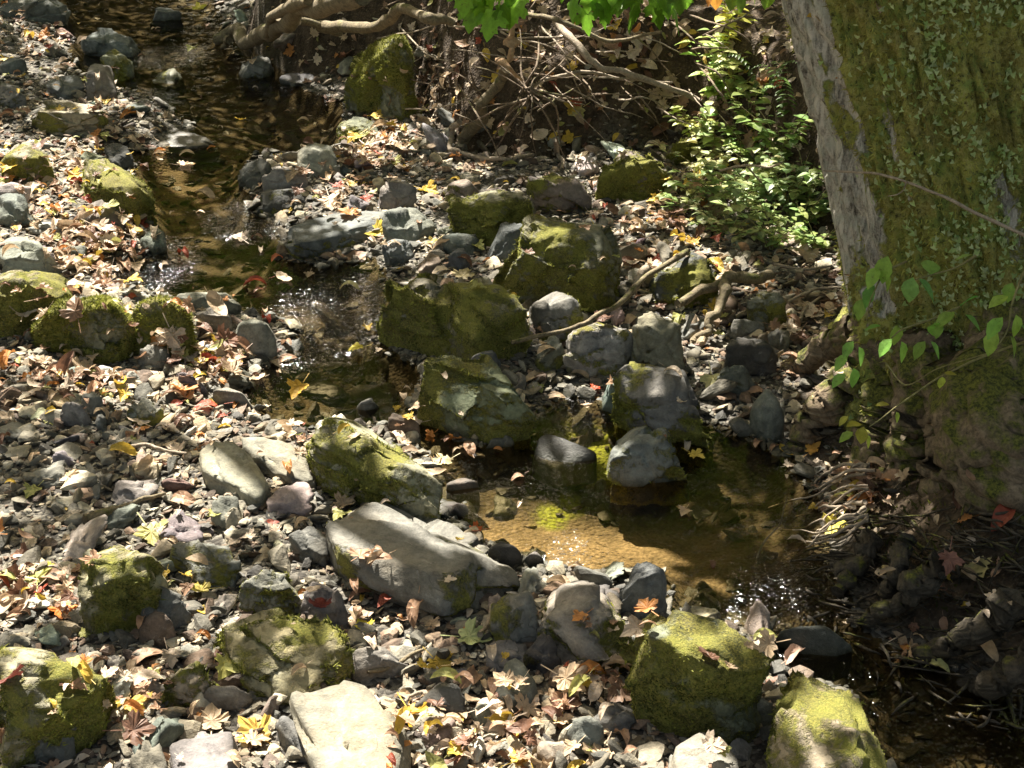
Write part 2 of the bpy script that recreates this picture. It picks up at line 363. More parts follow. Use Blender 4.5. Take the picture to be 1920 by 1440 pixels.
def water_mat():
    m, nt = newmat('creek_water'); g = G(nt); geo = g.n('ShaderNodeNewGeometry'); pos = geo.outputs['Position']
    rf = g.n('ShaderNodeAttribute', attribute_name='riffle').outputs['Fac']
    a = g.noise(g.mapr(pos, (1, .62, 1)), 13, 4, .55, .8); b = g.noise(pos, 30, 2, .5, .5); d = g.noise(pos, 75, 1, .5)
    h = g.math('ADD', g.math('MULTIPLY', a, .6), g.math('MULTIPLY', rf, g.math('ADD', g.math('MULTIPLY', b, 2.8), g.math('MULTIPLY', d, 1.1))))
    h = g.math('ADD', h, g.math('MULTIPLY', b, .04))
    nb = g.bump(h, 1., .012)
    fr = g.n('ShaderNodeFresnel'); fr.inputs[0].default_value = 1.33; g.set(fr.inputs[1], nb)
    tr = g.n('ShaderNodeBsdfTransparent'); tr.inputs[0].default_value = (.74, .67, .51, 1)
    gs = g.n('ShaderNodeBsdfGlossy'); gs.inputs['Roughness'].default_value = .08; g.set(gs.inputs['Normal'], nb)
    mx = g.n('ShaderNodeMixShader'); nt.links.new(fr.outputs[0], mx.inputs[0]); nt.links.new(tr.outputs[0], mx.inputs[1]); nt.links.new(gs.outputs[0], mx.inputs[2])
    g.out(mx.outputs[0]); return m
M_WATER = water_mat()
# ---------------------------------------------------------------- ground sheet and water
def axis(lo, hi, flo, fhi, st):
    f = list(np.arange(flo, fhi, st)); a = [flo]; s = st
    while a[-1] > lo: s *= 1.25; a.append(a[-1]-s)
    b = [f[-1]]; s = st
    while b[-1] < hi: s *= 1.25; b.append(b[-1]+s)
    return np.array(a[1:][::-1]+f+b[1:])
gx = axis(-60, 60, -4.2, 4.2, .022); gy = axis(-30, 60, 2.2, 11., .022)
X, Y = np.meshgrid(gx, gy); xs, ys = X.ravel(), Y.ravel()
Z, DW, DB = terrain(xs, ys)
ny, nx = X.shape; i = np.arange(ny-1)[:, None]*nx; j = np.arange(nx-1)[None]
Q = np.stack([i+j, i+j+1, i+nx+j+1, i+nx+j], -1).reshape(-1, 4)
sandc = on_z(1060, 990); sand = sstep(.62, .1, np.hypot((xs-sandc[0])*.75, (ys-sandc[1])*1.7)+.12*n2(xs, ys, 4, 3, 2))
s2 = on_z(370, 315); sand = np.maximum(sand, .45*sstep(.5, .1, np.hypot(xs-s2[0], (ys-s2[1])*.5)+.1*n2(xs, ys, 5, 3, 4)))*sstep(.05, -.1, DW)
greenrefl = np.zeros(len(xs))  # reflection of sunlit foliage, painted as green patches on the pool bed
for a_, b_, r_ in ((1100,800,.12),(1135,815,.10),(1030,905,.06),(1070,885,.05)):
    c_ = on_z(a_, b_); greenrefl = np.maximum(greenrefl, sstep(1.1, .5, np.hypot(xs-c_[0], (ys-c_[1])*.8)/r_+.5*n2(xs, ys, 14, 3, 6)))
greenrefl = greenrefl*sstep(.03, -.03, DW)
me = mesh_np('ground', np.c_[xs, ys, Z], Q, M_GROUND, True, {'soil': sstep(-.08, .05, DB+.06*n2(xs, ys, 6, 3, 8)), 'bed': sstep(.04, -.05, DW), 'sand': sand, 'green_reflection': greenrefl})
ground = tag(obj('ground', me), 'stony creek bank and leaf strewn earth slope on both sides of the water', kind='structure')
BV = [np.c_[xs, ys, Z]]; BT = [np.concatenate([Q[:, [0, 1, 2]], Q[:, [0, 2, 3]]])]; bn = len(xs)
def solid(V, T):
    global bn
    BV.append(V); BT.append(T+bn); bn += len(V)
wx = np.arange(-4.4, 4.4, .05); wy = np.arange(1.6, 16, .05); X, Y = np.meshgrid(wx, wy); x2, y2 = X.ravel(), Y.ravel()
_, dw2, db2 = terrain(x2, y2); ny, nx = X.shape; i = np.arange(ny-1)[:, None]*nx; j = np.arange(nx-1)[None]
Qw = np.stack([i+j, i+j+1, i+nx+j+1, i+nx+j], -1).reshape(-1, 4); Qw = Qw[(dw2[Qw] < .18).any(1)]
rf = np.zeros(len(x2))
for (a, b, r, s) in [(620,600,.35,1),(560,640,.2,1),(480,410,.3,.8),(250,500,.35,1),(180,480,.3,1),(1500,1100,.22,.9),(1460,1160,.2,.7),(310,110,.3,.6),(1090,800,.12,.3),(230,200,.35,.9),(1080,1060,.2,.7),(1030,900,.2,.1),(640,560,.25,.8),(1150,1100,.2,.8),(1700,1400,.5,.25)]:
    c = on_z(a, b); rf = np.maximum(rf, s*sstep(r, r*.2, np.hypot(x2-c[0], (y2-c[1])*.8)))
used = np.unique(Qw); mp = -np.ones(len(x2), int); mp[used] = np.arange(len(used))
me = mesh_np('water', np.c_[x2, y2, np.zeros(len(x2))][used], mp[Qw], M_WATER, True, {'riffle': rf[used]})
tag(obj('water', me), 'shallow clear brown creek water over silt and stones', kind='structure')
# ---------------------------------------------------------------- boulders and named stones
GREY = (.145, .146, .128); BLUE = (.118, .123, .115); DARK = (.06, .06, .056); PALE = (.205, .20, .165); TAN = (.23, .205, .14); BRN = (.13, .098, .072); OLIVE = (.15, .15, .10); PURP = (.14, .115, .105)
# label | reference phrase | height m | colour | moss | rounding k | outline [(px, py[, height m])]
ROCKS = [
("long flat grey slab lying aslant in the middle foreground, mossy patch near its right end","the long grey slab",.13,(.15,.148,.118),.06,22,[(603,985),(650,963),(720,950),(830,1005),(940,1065),(905,1098),(780,1062),(640,1030),(612,1015,.07),(640,1060,.05),(700,1095,.04),(780,1125,.04),(850,1152,.04),(885,1158,.03),(978,1085,.09)]),
("wedge shaped mossy boulder sloping down to the right at the head of the sandy pool","the mossy wedge boulder",.20,TAN,.52,14,[(575,792),(610,778),(650,786),(700,822),(760,868),(822,908,.15),(562,825,.12),(600,872,.08),(640,915,.03),(700,950,.02),(785,965,.02),(815,940,.04)]),
("large block shaped mossy boulder with sunlit top and dark front face beside the outflow","the big block boulder",.25,OLIVE,.74,16,[(1215,1128),(1300,1148),(1400,1188),(1442,1225,.22),(1422,1252,.21),(1300,1228),(1190,1200),(1165,1280,.08),(1168,1320,.03),(1250,1352,.02),(1385,1374,.02),(1405,1330,.06)]),
("long rounded bright mossy boulder at the bottom edge beside dark water","the bottom edge mossy boulder",.20,TAN,.92,9,[(1500,1268),(1545,1260),(1595,1272),(1615,1330),(1600,1385),(1660,1450,.1),(1700,1500,.1),(1480,1320),(1455,1380,.15),(1435,1480,.08),(1520,1530,.15)]),
("dark oval stone with white sunlit crown standing in the outflow channel","the dark oval stone",.11,DARK,0,8,[(1452,1185,.08),(1480,1170),(1550,1163),(1590,1180),(1604,1208,.06),(1565,1232,.03),(1500,1228,.03),(1460,1205,.04)]),
("round topped boulder standing in the pool, green left face and grey right face","the pool boulder",.19,GREY,.42,9,[(1145,842,.15),(1188,806),(1252,797),(1278,832,.16),(1292,872,.08),(1272,902,.03),(1200,916,.02),(1150,900,.03)]),
("big squarish mossy boulder behind the pool boulder","the squarish mossy boulder",.28,GREY,.50,14,[(1150,690),(1170,673),(1280,688),(1320,735,.25),(1342,778,.18),(1147,760,.12),(1160,815,.02),(1230,830,.02),(1320,805,.05)]),
("olive mossy boulder with flat sloping face above the leaf pile","the olive boulder",.24,OLIVE,.55,15,[(790,662),(850,666),(900,680),(950,690),(988,718,.2),(1002,752,.14),(775,758,.06),(850,795,.02),(955,812,.02),(992,780,.06)]),
("low dark wet rock half sunk between pool boulder and olive boulder","the wet dark rock",.08,DARK,0,8,[(992,818),(1030,810),(1075,828),(1130,852,.05),(985,855,.02),(1040,882,.01),(1110,875,.01)]),
("shaggy moss covered boulder split by light streaks in the centre of the creek","the shaggy moss boulder",.34,OLIVE,.72,12,[(745,535,.28),(795,512),(838,535),(892,618,.2),(882,655,.06),(800,668,.02),(722,650,.02),(705,612,.07),(725,575,.18)]),
("leaning mossy boulder with dark overhang resting against the shaggy moss boulder","the overhanging boulder",.27,OLIVE,.58,13,[(838,508),(890,510),(950,535),(990,583,.2),(985,600,.14),(890,620,.16),(860,560)]),
("largest mossy boulder in the upper middle, sun spots across its face","the largest mossy boulder",.38,OLIVE,.74,12,[(960,425),(1010,403),(1080,412),(1140,430),(1172,480,.28),(1165,535,.12),(1095,562,.03),(905,520,.08),(925,475,.24),(960,550,.03)]),
("dark domed mossy boulder with bright moss along its top right rim","the domed moss boulder",.27,OLIVE,.66,9,[(848,372,.2),(925,352),(985,360),(1012,392,.17),(1002,425,.08),(922,457,.02),(845,428,.05)]),
("oval green topped rock beneath the root bank","the oval bank rock",.16,PURP,.42,9,[(990,338),(1040,322),(1088,335),(1116,362,.1),(1108,384,.03),(1050,390,.02),(1000,372,.04)]),
("purplish brown rock left of the oval bank rock","the purplish rock",.14,PURP,.2,10,[(826,350,.1),(860,335),(895,345),(905,370,.06),(870,388,.02),(830,375,.04)]),
("saddle shaped rock with sunlit mossy crown at the foot of the undergrowth","the saddle rock",.26,PURP,.65,11,[(1115,322,.15),(1178,278),(1205,300,.2),(1250,296),(1258,330,.12),(1212,370,.02),(1140,352,.04)]),
("low lit mossy ledge stone between saddle rock and undergrowth","the mossy ledge stone",.12,TAN,.6,10,[(1245,270),(1290,252),(1335,250),(1330,270,.06),(1260,295,.04)]),
("tall leaning green slab against the bank at the upper pool","the leaning green slab",.42,OLIVE,.42,14,[(715,72,.36),(735,60),(760,76),(778,130,.25),(765,192,.04),(690,200,.02),(628,182,.03),(680,120,.2)]),
("small rounded mossy boulder at the edge of the upper pool","the upper pool moss stone",.12,OLIVE,.6,9,[(627,235,.08),(660,218),(705,222),(716,245,.06),(690,265,.02),(640,260,.02)]),
("pale angular rock catching sun beside the upper stream bend","the pale angular rock",.15,PALE,0,13,[(558,285,.1),(580,265),(620,272),(635,300,.1),(605,325,.02),(562,318,.02)]),
("light grey humped rock left of the pale angular rock","the humped grey rock",.14,PALE,0,11,[(490,335,.08),(520,312),(562,310),(580,335,.08),(565,352,.02),(490,355,.02)]),
("dark flat rock with spotted sun below the humped grey rock","the spotted flat rock",.08,DARK,.15,13,[(478,360),(520,352),(572,358),(574,375,.04),(540,390,.01),(480,388,.01)]),
("dark green block at the right edge of the narrow stream","the dark green block",.12,DARK,.3,13,[(443,312,.09),(470,296),(505,298),(512,320,.06),(480,342,.02),(445,335,.02)]),
("smooth pale rock with dimpled top among leaves left of the purplish rock","the dimpled pale rock",.13,PALE,0,10,[(700,358,.1),(725,337),(770,342),(787,362,.08),(765,383,.02),(710,385,.02)]),
("pale stone with a sunlit vertical band below the dimpled pale rock","the banded pale stone",.13,GREY,0,15,[(716,400),(745,387),(805,392),(812,415,.08),(775,448,.02),(722,442,.02)]),
("small blue grey stone under the banded pale stone","the small blue stone",.08,BLUE,0,11,[(716,455),(745,445),(778,450),(775,478,.02),(730,486,.01)]),
("flat dark grey stone in front of the domed moss boulder","the flat grey stone",.07,BLUE,0,10,[(826,440),(870,436),(908,445),(905,462,.03),(860,470,.01),(830,460,.02)]),
("small bluish wedge stone below the flat grey stone","the bluish wedge stone",.08,BLUE,0,12,[(835,472),(860,462),(882,480,.05),(870,498,.01),(838,495,.01)]),
("broad low wet rock reaching from the gravel into the stream","the broad wet rock",.06,BLUE,.05,11,[(525,438,.04),(600,405),(690,388),(735,395),(715,430,.03),(665,462,.01),(560,475,.0)]),
("smooth greenish rock lying under the water surface below the broad wet rock","the sunken rock",.03,BLUE,.1,8,[(505,500),(545,462),(620,455),(665,480),(640,515,0),(540,528,0)]),
("long dark blue rock in the water near the top left corner","the dark blue rock",.17,BLUE,0,14,[(152,68),(178,55),(238,66),(270,100,.06),(228,112,.02),(155,98,.05)]),
("pale upright knobbly rock below the dark blue rock","the knobbly pale rock",.18,GREY,0,10,[(160,128),(180,114),(205,122),(216,150,.1),(210,182,.02),(168,186,.02)]),
("mossy round rock with sunlit right side touching the knobbly pale rock","the round lit rock",.18,OLIVE,.35,9,[(195,98),(220,90),(240,108),(248,140,.08),(230,160,.02),(205,150,.05)]),
("flat blue grey rock left of the knobbly pale rock","the flat blue rock",.08,BLUE,0,12,[(78,158),(100,143),(145,143),(162,162,.04),(130,178,.01),(85,174,.01)]),
("rounded grey rock at the left edge near the top","the edge cobble",.10,BLUE,0,8,[(0,115),(20,106),(45,110),(52,122,.05),(25,134,.01),(-5,130,.01)]),
("flat grey rock with mossy lower half at the left edge","the half mossy flat rock",.10,GREY,.3,11,[(-5,160),(30,155),(48,172),(45,185,.04),(10,192,.02),(-10,185,.02)]),
("sun speckled rock standing in the upper stream","the speckled stream rock",.09,OLIVE,.1,9,[(282,142,.04),(305,128),(335,128),(348,145,.04),(330,165,.01),(285,163,.01)]),
("blue grey boulder holding leaves below the big roots","the leaf holding boulder",.17,BLUE,.1,9,[(447,120,.1),(470,98),(505,102),(515,130,.08),(500,150,.01),(450,150,.01)]),
("low flat grey rock beside the leaf holding boulder","the low flat rock",.07,BLUE,.1,10,[(515,143),(545,131),(590,136),(603,150,.03),(560,162,.01),(520,158,.01)]),
("blue rock with a yellow leaf at the very top of the stream","the top stream rock",.12,BLUE,0,11,[(278,22),(310,12),(340,20),(335,38,.02),(285,40,.02)]),
("large dark rock shelf at the top left corner","the corner shelf rock",.16,BLUE,0,16,[(0,0),(60,-8),(118,-2),(120,15,.1),(118,30,.02),(0,34,.02)]),
("flat triangular grey rock jutting into the narrow stream","the triangular rock",.06,GREY,0,13,[(250,268,.03),(308,232),(345,243),(428,276,.02),(370,283,0),(290,280,0)]),
("brown flat topped rock with dark underside in the upper left","the brown flat rock",.15,TAN,.1,13,[(58,198),(100,187),(160,192),(192,212),(195,240,.02),(110,238,.03),(65,215,.06)]),
("bright yellow green mossy boulder, elongated and fully sunlit, at the left of the stream","the bright mossy boulder",.19,TAN,1.0,10,[(155,295),(190,287),(232,310),(270,348),(283,385,.09),(265,402,.02),(205,375,.06),(150,348,.1)]),
("yellow mossy hummock at the left edge beside the bright mossy boulder","the yellow hummock",.15,TAN,.95,8,[(0,280),(45,266),(85,285),(105,318,.06),(60,335,.02),(-5,320,.04)]),
("big yellow mossy boulder cut by the left edge of the picture","the left edge boulder",.24,TAN,.95,9,[(-10,512),(40,500),(95,506),(125,545,.2),(132,585,.1),(60,605,.04),(-10,622,.04)]),
("low mossy boulder with ragged lit rim and dark face right of the left edge boulder","the ragged mossy boulder",.20,OLIVE,.68,11,[(68,585,.16),(95,568),(150,567),(188,588),(232,580),(242,608,.12),(222,648,.02),(140,652,.02),(65,625,.04)]),
("round topped greenish boulder like a loaf, right of the ragged mossy boulder","the loaf boulder",.21,TAN,.36,7,[(243,595,.13),(272,564),(310,556),(342,576),(357,612,.09),(330,637,.02),(262,634,.02)]),
("flat grey rock with sunlit end behind the loaf boulder","the sunlit flat rock",.08,PALE,0,14,[(322,552),(370,541),(440,543),(452,558,.04),(390,585,.01),(345,575,.02)]),
("smooth oval grey stone with curved shadow beside the water","the smooth oval stone",.14,PALE,0,8,[(434,615,.1),(465,594),(500,604),(518,632,.06),(500,656,.02),(445,652,.02)]),
("grey shelf stone between loaf boulder and smooth oval stone","the shelf stone",.05,GREY,0,11,[(358,588),(400,580),(436,590),(430,610,.01),(370,608,.01)]),
("low ribbed grey stone beneath the loaf boulder","the ribbed stone",.05,GREY,0,9,[(252,656),(285,641),(320,650),(330,668,.02),(290,682,0),(258,675,.01)]),
("triangular grey stone with dark foot on the left gravel","the triangular cobble",.10,PALE,0,12,[(105,768,.05),(135,742),(150,748),(172,778,.03),(150,792,.01),(112,785,.01)]),
("brown grey stone just behind the triangular cobble","the brown grey cobble",.06,GREY,0,10,[(150,742),(170,731),(194,745),(185,766,.01),(158,765,.01)]),
("low rhombic grey stone right of the triangular cobble","the rhombic stone",.07,GREY,.1,13,[(233,768,.04),(262,742),(292,745),(308,772,.03),(280,790,.01),(240,785,.01)]),
("smooth flat pale stone with black shadow beneath at the water edge","the shadowed pale stone",.05,PALE,0,8,[(396,730),(420,722),(450,733),(474,748,.03),(440,754,.01),(400,745,.02)]),
("small pale grey stone standing in dark water above the mossy wedge boulder","the lone water stone",.06,PALE,0,9,[(666,756),(690,745),(712,752),(714,768,.01),(690,778,0),(668,772,.01)]),
("dark brown block shaped stone in the leaf pile","the brown block stone",.08,BRN,0,15,[(722,785),(735,775),(790,790),(786,812,.02),(770,818,.01),(722,806,.02)]),
("large smooth pale stone with ragged shadow lying flat on the gravel","the large pale stone",.07,PALE,0,11,[(371,835),(400,812),(445,818),(478,850),(505,893),(492,932,.03),(455,942,.02),(420,915,.03),(384,885,.04)]),
("sunlit cream slab overlapping the large pale stone on its right","the cream slab",.06,PALE,0,15,[(432,815),(530,822),(552,848),(612,885,.03),(570,905,.02),(525,888,.03),(470,850,.04)]),
("small round cornered pale stone in front of the large pale stone","the small pale stone",.05,PALE,0,9,[(397,940),(418,925),(445,930),(453,965,.02),(420,978,.01),(394,968,.02)]),
("mossy slanting boulder with dark undercut at the lower left","the undercut mossy boulder",.19,TAN,.56,13,[(138,1038),(178,1010),(232,1025),(300,1062),(320,1090,.1),(255,1108,.12),(150,1100,.12),(160,1150,.02),(200,1150,.02)]),
("broad flat grey stone right of the undercut mossy boulder","the broad grey stone",.09,GREY,.08,14,[(314,1020),(362,1000),(430,1014),(446,1034),(442,1080,.03),(385,1092,.02),(350,1065,.04)]),
("blue white striped stone in the lower left","the striped stone",.11,BLUE,0,11,[(236,1130,.07),(280,1106),(330,1104),(352,1130,.06),(325,1165,.03),(265,1172,.03)]),
("dark brown rounded stone leaning on the striped stone","the dark round stone",.09,BRN,0,8,[(255,1165,.06),(290,1140),(322,1150),(330,1180,.03),(300,1203,.01),(262,1195,.01)]),
("dark green rounded block behind the huge flat mossy stone","the dark green block stone",.13,GREY,.4,11,[(438,1105,.08),(480,1068),(545,1076),(562,1108,.08),(540,1148,.02),(440,1135,.02)]),
("huge flat stone with a green moss patch in its centre in the left foreground","the huge flat mossy stone",.11,TAN,.55,14,[(374,1178,.07),(450,1136),(512,1133),(620,1180),(662,1226,.08),(652,1272,.04),(585,1300,.03),(520,1306,.03),(465,1280,.04),(425,1235,.06)]),
("large mossy stone with shadowed right face cut by the left edge at the bottom","the bottom left mossy stone",.20,TAN,.8,13,[(-20,1215),(80,1214),(150,1238),(190,1272,.16),(130,1302,.17),(-20,1318),(130,1362,.02),(192,1310,.03),(-20,1380,.05)]),
("dark slate stone with cracked flat face at the bottom left","the cracked slate",.13,BLUE,0,20,[(18,1372,.05),(58,1318),(130,1312),(138,1388,.06),(132,1422,.02),(30,1408,.02)]),
("small wedge with a bright lime moss top below the huge flat mossy stone","the lime topped wedge",.12,TAN,.45,14,[(288,1288,.05),(385,1220),(400,1238),(398,1275,.07),(400,1305,.02),(300,1312,.02)]),
("small pale blocky stone right of the lime topped wedge","the small blocky stone",.06,PALE,0,12,[(377,1295),(395,1276),(450,1283),(472,1305,.03),(440,1318,.01),(380,1315,.01)]),
("large bright sunlit slab at the bottom edge left of centre","the bright sunlit slab",.10,(.185,.178,.15),0,17,[(544,1302),(598,1280),(690,1274),(702,1308),(762,1360,.1),(738,1440),(730,1490),(640,1480),(572,1378)]),
("dark narrow block stone along the left side of the bright sunlit slab","the narrow dark block",.07,GREY,0,15,[(516,1345),(540,1332),(572,1370),(590,1410,.04),(560,1420,.01),(520,1385,.02)]),
("broad pentagonal grey stone at the bottom edge","the pentagonal stone",.10,GREY,0,14,[(312,1388),(378,1355),(438,1350),(442,1400),(432,1470),(330,1470)]),
("grey triangular stone at the bottom edge left of the pentagonal stone","the bottom triangular stone",.08,GREY,0,13,[(238,1420,.05),(282,1385),(300,1380),(312,1440,.04),(260,1470,.02)]),
("dark grey flat stone with concave edge near the bottom centre","the concave edged stone",.06,BLUE,0,20,[(774,1305),(830,1268),(845,1280),(872,1280),(871,1336,.02),(812,1325,.02)]),
("rounded grey stone at the right end of the long grey slab","the rounded grey stone",.15,GREY,.05,9,[(922,1140,.11),(950,1113),(990,1115),(1012,1150,.09),(1005,1188,.03),(962,1208,.01),(925,1180,.04)]),
("dark low stone below the rounded grey stone","the dark low stone",.08,DARK,.1,11,[(975,1215,.05),(1010,1185),(1040,1195),(1052,1230,.04),(1015,1255,.01)]),
("pale stone with mossy upper half between rounded grey stone and big block boulder","the half mossy pale stone",.13,PALE,.36,11,[(1003,1132,.1),(1062,1107),(1140,1124),(1196,1168,.1),(1188,1222,.05),(1120,1242,.02),(1060,1228,.03),(1030,1190,.06)]),
("dark pyramid shaped rock at the near edge of the pool","the dark pyramid rock",.16,BLUE,0,17,[(1158,1112,.06),(1178,1072,.11),(1210,1050),(1248,1074,.12),(1248,1120,.03),(1205,1150,.01),(1160,1138,.01)]),
("long tapering grey stone lying lengthways near the bottom centre","the tapering stone",.06,GREY,0,13,[(955,1222),(988,1238),(1012,1292,.04),(985,1330,.02),(925,1300,.03)]),
("thin flat grey stone right of the huge flat mossy stone","the thin flat stone",.04,GREY,0,18,[(645,1215),(690,1205),(750,1225),(770,1240,.02),(730,1255,.01),(660,1262,.01)]),
("rounded grey cobble right of the concave edged stone","the rounded cobble",.07,GREY,0,9,[(875,1325,.04),(900,1310),(925,1315),(930,1340,.02),(895,1350,.01)]),
("black oval stone at the pool edge right of the long grey slab","the black oval stone",.07,DARK,0,8,[(912,1020),(940,1011),(970,1022),(980,1040,.03),(950,1052,.01),(918,1045,.01)]),
("small round grey stone next to the black oval stone","the small round stone",.05,GREY,0,8,[(980,1038),(1000,1030),(1020,1036),(1018,1056,.01),(990,1060,.01)]),
("grey white angular block with sunlit face among the middle rocks","the grey white block",.16,PALE,.05,16,[(1070,622,.12),(1085,610),(1122,605),(1182,622),(1185,652,.09),(1105,688,.02),(1064,675,.03)]),
("brownish upright block right of the grey white block","the upright brown block",.20,TAN,.2,14,[(1182,598),(1210,582),(1255,588),(1285,640,.12),(1275,678,.03),(1190,680,.03)]),
("dark mossy block tucked under the largest mossy boulder","the tucked dark block",.18,GREY,.4,13,[(992,572,.14),(1035,544),(1085,560),(1098,600,.1),(1060,635,.02),(1000,625,.03)]),
("dark triangular stone left of the grey white block","the dark triangular stone",.10,GREY,.05,13,[(1000,655,.05),(1035,625),(1062,640),(1065,672,.02),(1010,690,.01)]),
("small bluish stone with lit top behind the olive boulder","the lit bluish stone",.07,BLUE,0,9,[(880,668,.05),(908,656),(935,662),(940,680,.02),(890,685,.01)]),
("black flat block among litter left of the tree roots","the black block",.13,DARK,0,14,[(1362,648),(1400,628),(1455,645),(1462,668,.07),(1440,692,.02),(1370,678,.03)]),
("grey rock with mossy top left of the leaning tree","the moss capped rock",.14,GREY,.3,10,[(1402,565,.1),(1430,542),(1460,548),(1478,580,.08),(1462,608,.02),(1410,602,.02)]),
("flat sunlit grey stone in front of the moss capped rock","the flat lit stone",.06,GREY,0,14,[(1365,605),(1385,592),(1430,598),(1436,615,.03),(1390,628,.01)]),
("small block with white sunlit top beside the flat lit stone","the white topped block",.07,GREY,0,14,[(1442,615),(1478,610),(1484,630,.03),(1478,646,.01),(1444,645,.01)]),
("grey lumpy stone behind the large pale yellow leaf","the lumpy grey stone",.10,GREY,.05,9,[(1335,695,.06),(1370,680),(1410,690),(1418,710,.04),(1380,722,.01),(1340,716,.01)]),
("upright blue grey stone at the right end of the pool bank","the upright blue stone",.17,BLUE,0,9,[(1415,752,.14),(1440,728),(1462,752,.15),(1470,800,.05),(1452,832,.01),(1405,800,.03)]),
("dark mossy rock right of the largest mossy boulder","the dark mossy rock",.18,DARK,.42,11,[(1222,515,.12),(1290,472),(1335,495,.15),(1352,548,.05),(1300,565,.02),(1230,558,.03)]),
("pale grey stone at the bottom edge right of the centre","the pale bottom stone",.09,PALE,0,10,[(1268,1385),(1310,1364),(1350,1385),(1385,1420),(1390,1480),(1270,1480)]),
("flat grey stone with chipped corner among small gravel near the bottom","the chipped flat stone",.04,GREY,0,14,[(1062,1355),(1095,1340),(1135,1350),(1128,1385,.02),(1085,1400,.01),(1066,1380,.02)]),
("small whitish rock between the two large foreground mossy boulders","the wedged rock",.09,PALE,.1,10,[(1400,1310,.06),(1425,1290),(1455,1305),(1450,1345,.02),(1408,1350,.02)]),
("broad sunlit grey rock at the left edge above the left edge boulder","the broad sunlit rock",.13,PALE,0,12,[(-10,450),(50,440),(85,462),(112,488,.05),(90,506,.02),(-10,505,.03)]),
("grey rock with cream sunlit side at the left edge below the yellow hummock","the cream sided rock",.12,GREY,0,12,[(-8,372),(25,355),(52,375),(62,400,.06),(30,415,.02),(-8,410,.02)]),
("pointed wet stone at the left edge of the narrow stream","the pointed wet stone",.12,GREY,0,10,[(262,445,.06),(285,413),(305,430,.08),(312,455,.03),(285,468,.01)]),
("purplish brown stone below the bright mossy boulder","the purple stone",.10,PURP,0,11,[(135,400,.06),(165,375),(215,378),(235,402,.05),(205,425,.01),(145,420,.01)]),
("dark glossy wet stone above the bright mossy boulder","the glossy wet stone",.12,DARK,0,9,[(195,280,.07),(215,262),(240,275,.09),(250,300,.03),(215,312,.01)]),
("flat grey stone behind the long grey slab","the stone behind the slab",.07,GREY,0,13,[(535,990),(590,975),(622,1000),(615,1045,.02),(562,1035,.02)]),
("angular grey stone between dark green block stone and long grey slab","the angular stone",.11,GREY,.1,15,[(555,1130,.06),(590,1080),(640,1090),(655,1140,.05),(610,1160,.02)]),
("greenish stone touching the back edge of the long grey slab","the greenish stone",.07,OLIVE,.15,11,[(826,985),(850,965),(880,975),(890,1000,.02),(850,1008,.02)]),
("dark flat stone under the shadow of the fallen leaf pile","the half sunk stone",.06,BLUE,0,9,[(910,825),(935,814),(965,822),(966,838,.01),(925,845,.01)]),
("pale blunt stone below the cut end of the mossy wedge boulder","the blunt reddish stone",.05,BRN,0,8,[(832,905),(865,892),(898,900),(900,925,.01),(850,932,.01)]),
]
refs = []; HERO = []
def moss_tufts(V, T, origin, amt, dens, seed, parent, col=((.07,.08,.018),(.28,.285,.05)), L=.013, name='moss'):
    N = normals(V, T); a = V[T]; n = np.cross(a[:, 1]-a[:, 0], a[:, 2]-a[:, 0]); ar = np.linalg.norm(n, axis=1)/2
    fn = N[T].mean(1); P0 = a.mean(1); mm = mossf(P0, fn[:, 2], amt)
    w_ = ar*np.clip((mm-.1)*2.2, 0, 1)*(fn[:, 2] > -.35); tot = w_.sum()
    k = int(min(9000, tot*dens))
    if k < 60: return
    f = rng.choice(len(T), k, p=w_/tot); b = rng.dirichlet((1, 1, 1), k); P = (a[f]*b[..., None]).sum(1); nn = fn[f]
    d = nn+rng.normal(0, .55, (k, 3)); d[:, 2] += .15; d /= np.linalg.norm(d, axis=1)[:, None]; l = L*rng.uniform(.5, 1.5, k)
    s = np.cross(d, rng.normal(0, 1, (k, 3))); s /= np.linalg.norm(s, axis=1)[:, None]+1e-9
    P = P-nn*.002
    V3 = np.stack([P-s*(l*.18)[:, None], P+s*(l*.18)[:, None], P+d*l[:, None]], 1).reshape(-1, 3)
    t = np.clip(.5+fbm(P*11, 3, seed)*.9+rng.normal(0, .22, k), 0, 1)[:, None]; C = np.array(col[0])*(1-t)+np.array(col[1])*t; C = np.repeat(C, 3, 0)
    return obj(name, mesh_np(name, V3-origin, np.arange(3*k).reshape(-1, 3), M_MOSS, False, {'Col': C}), parent)
M_MOSS = leaf_mat('moss_fibre', 'attr', .35, .8)
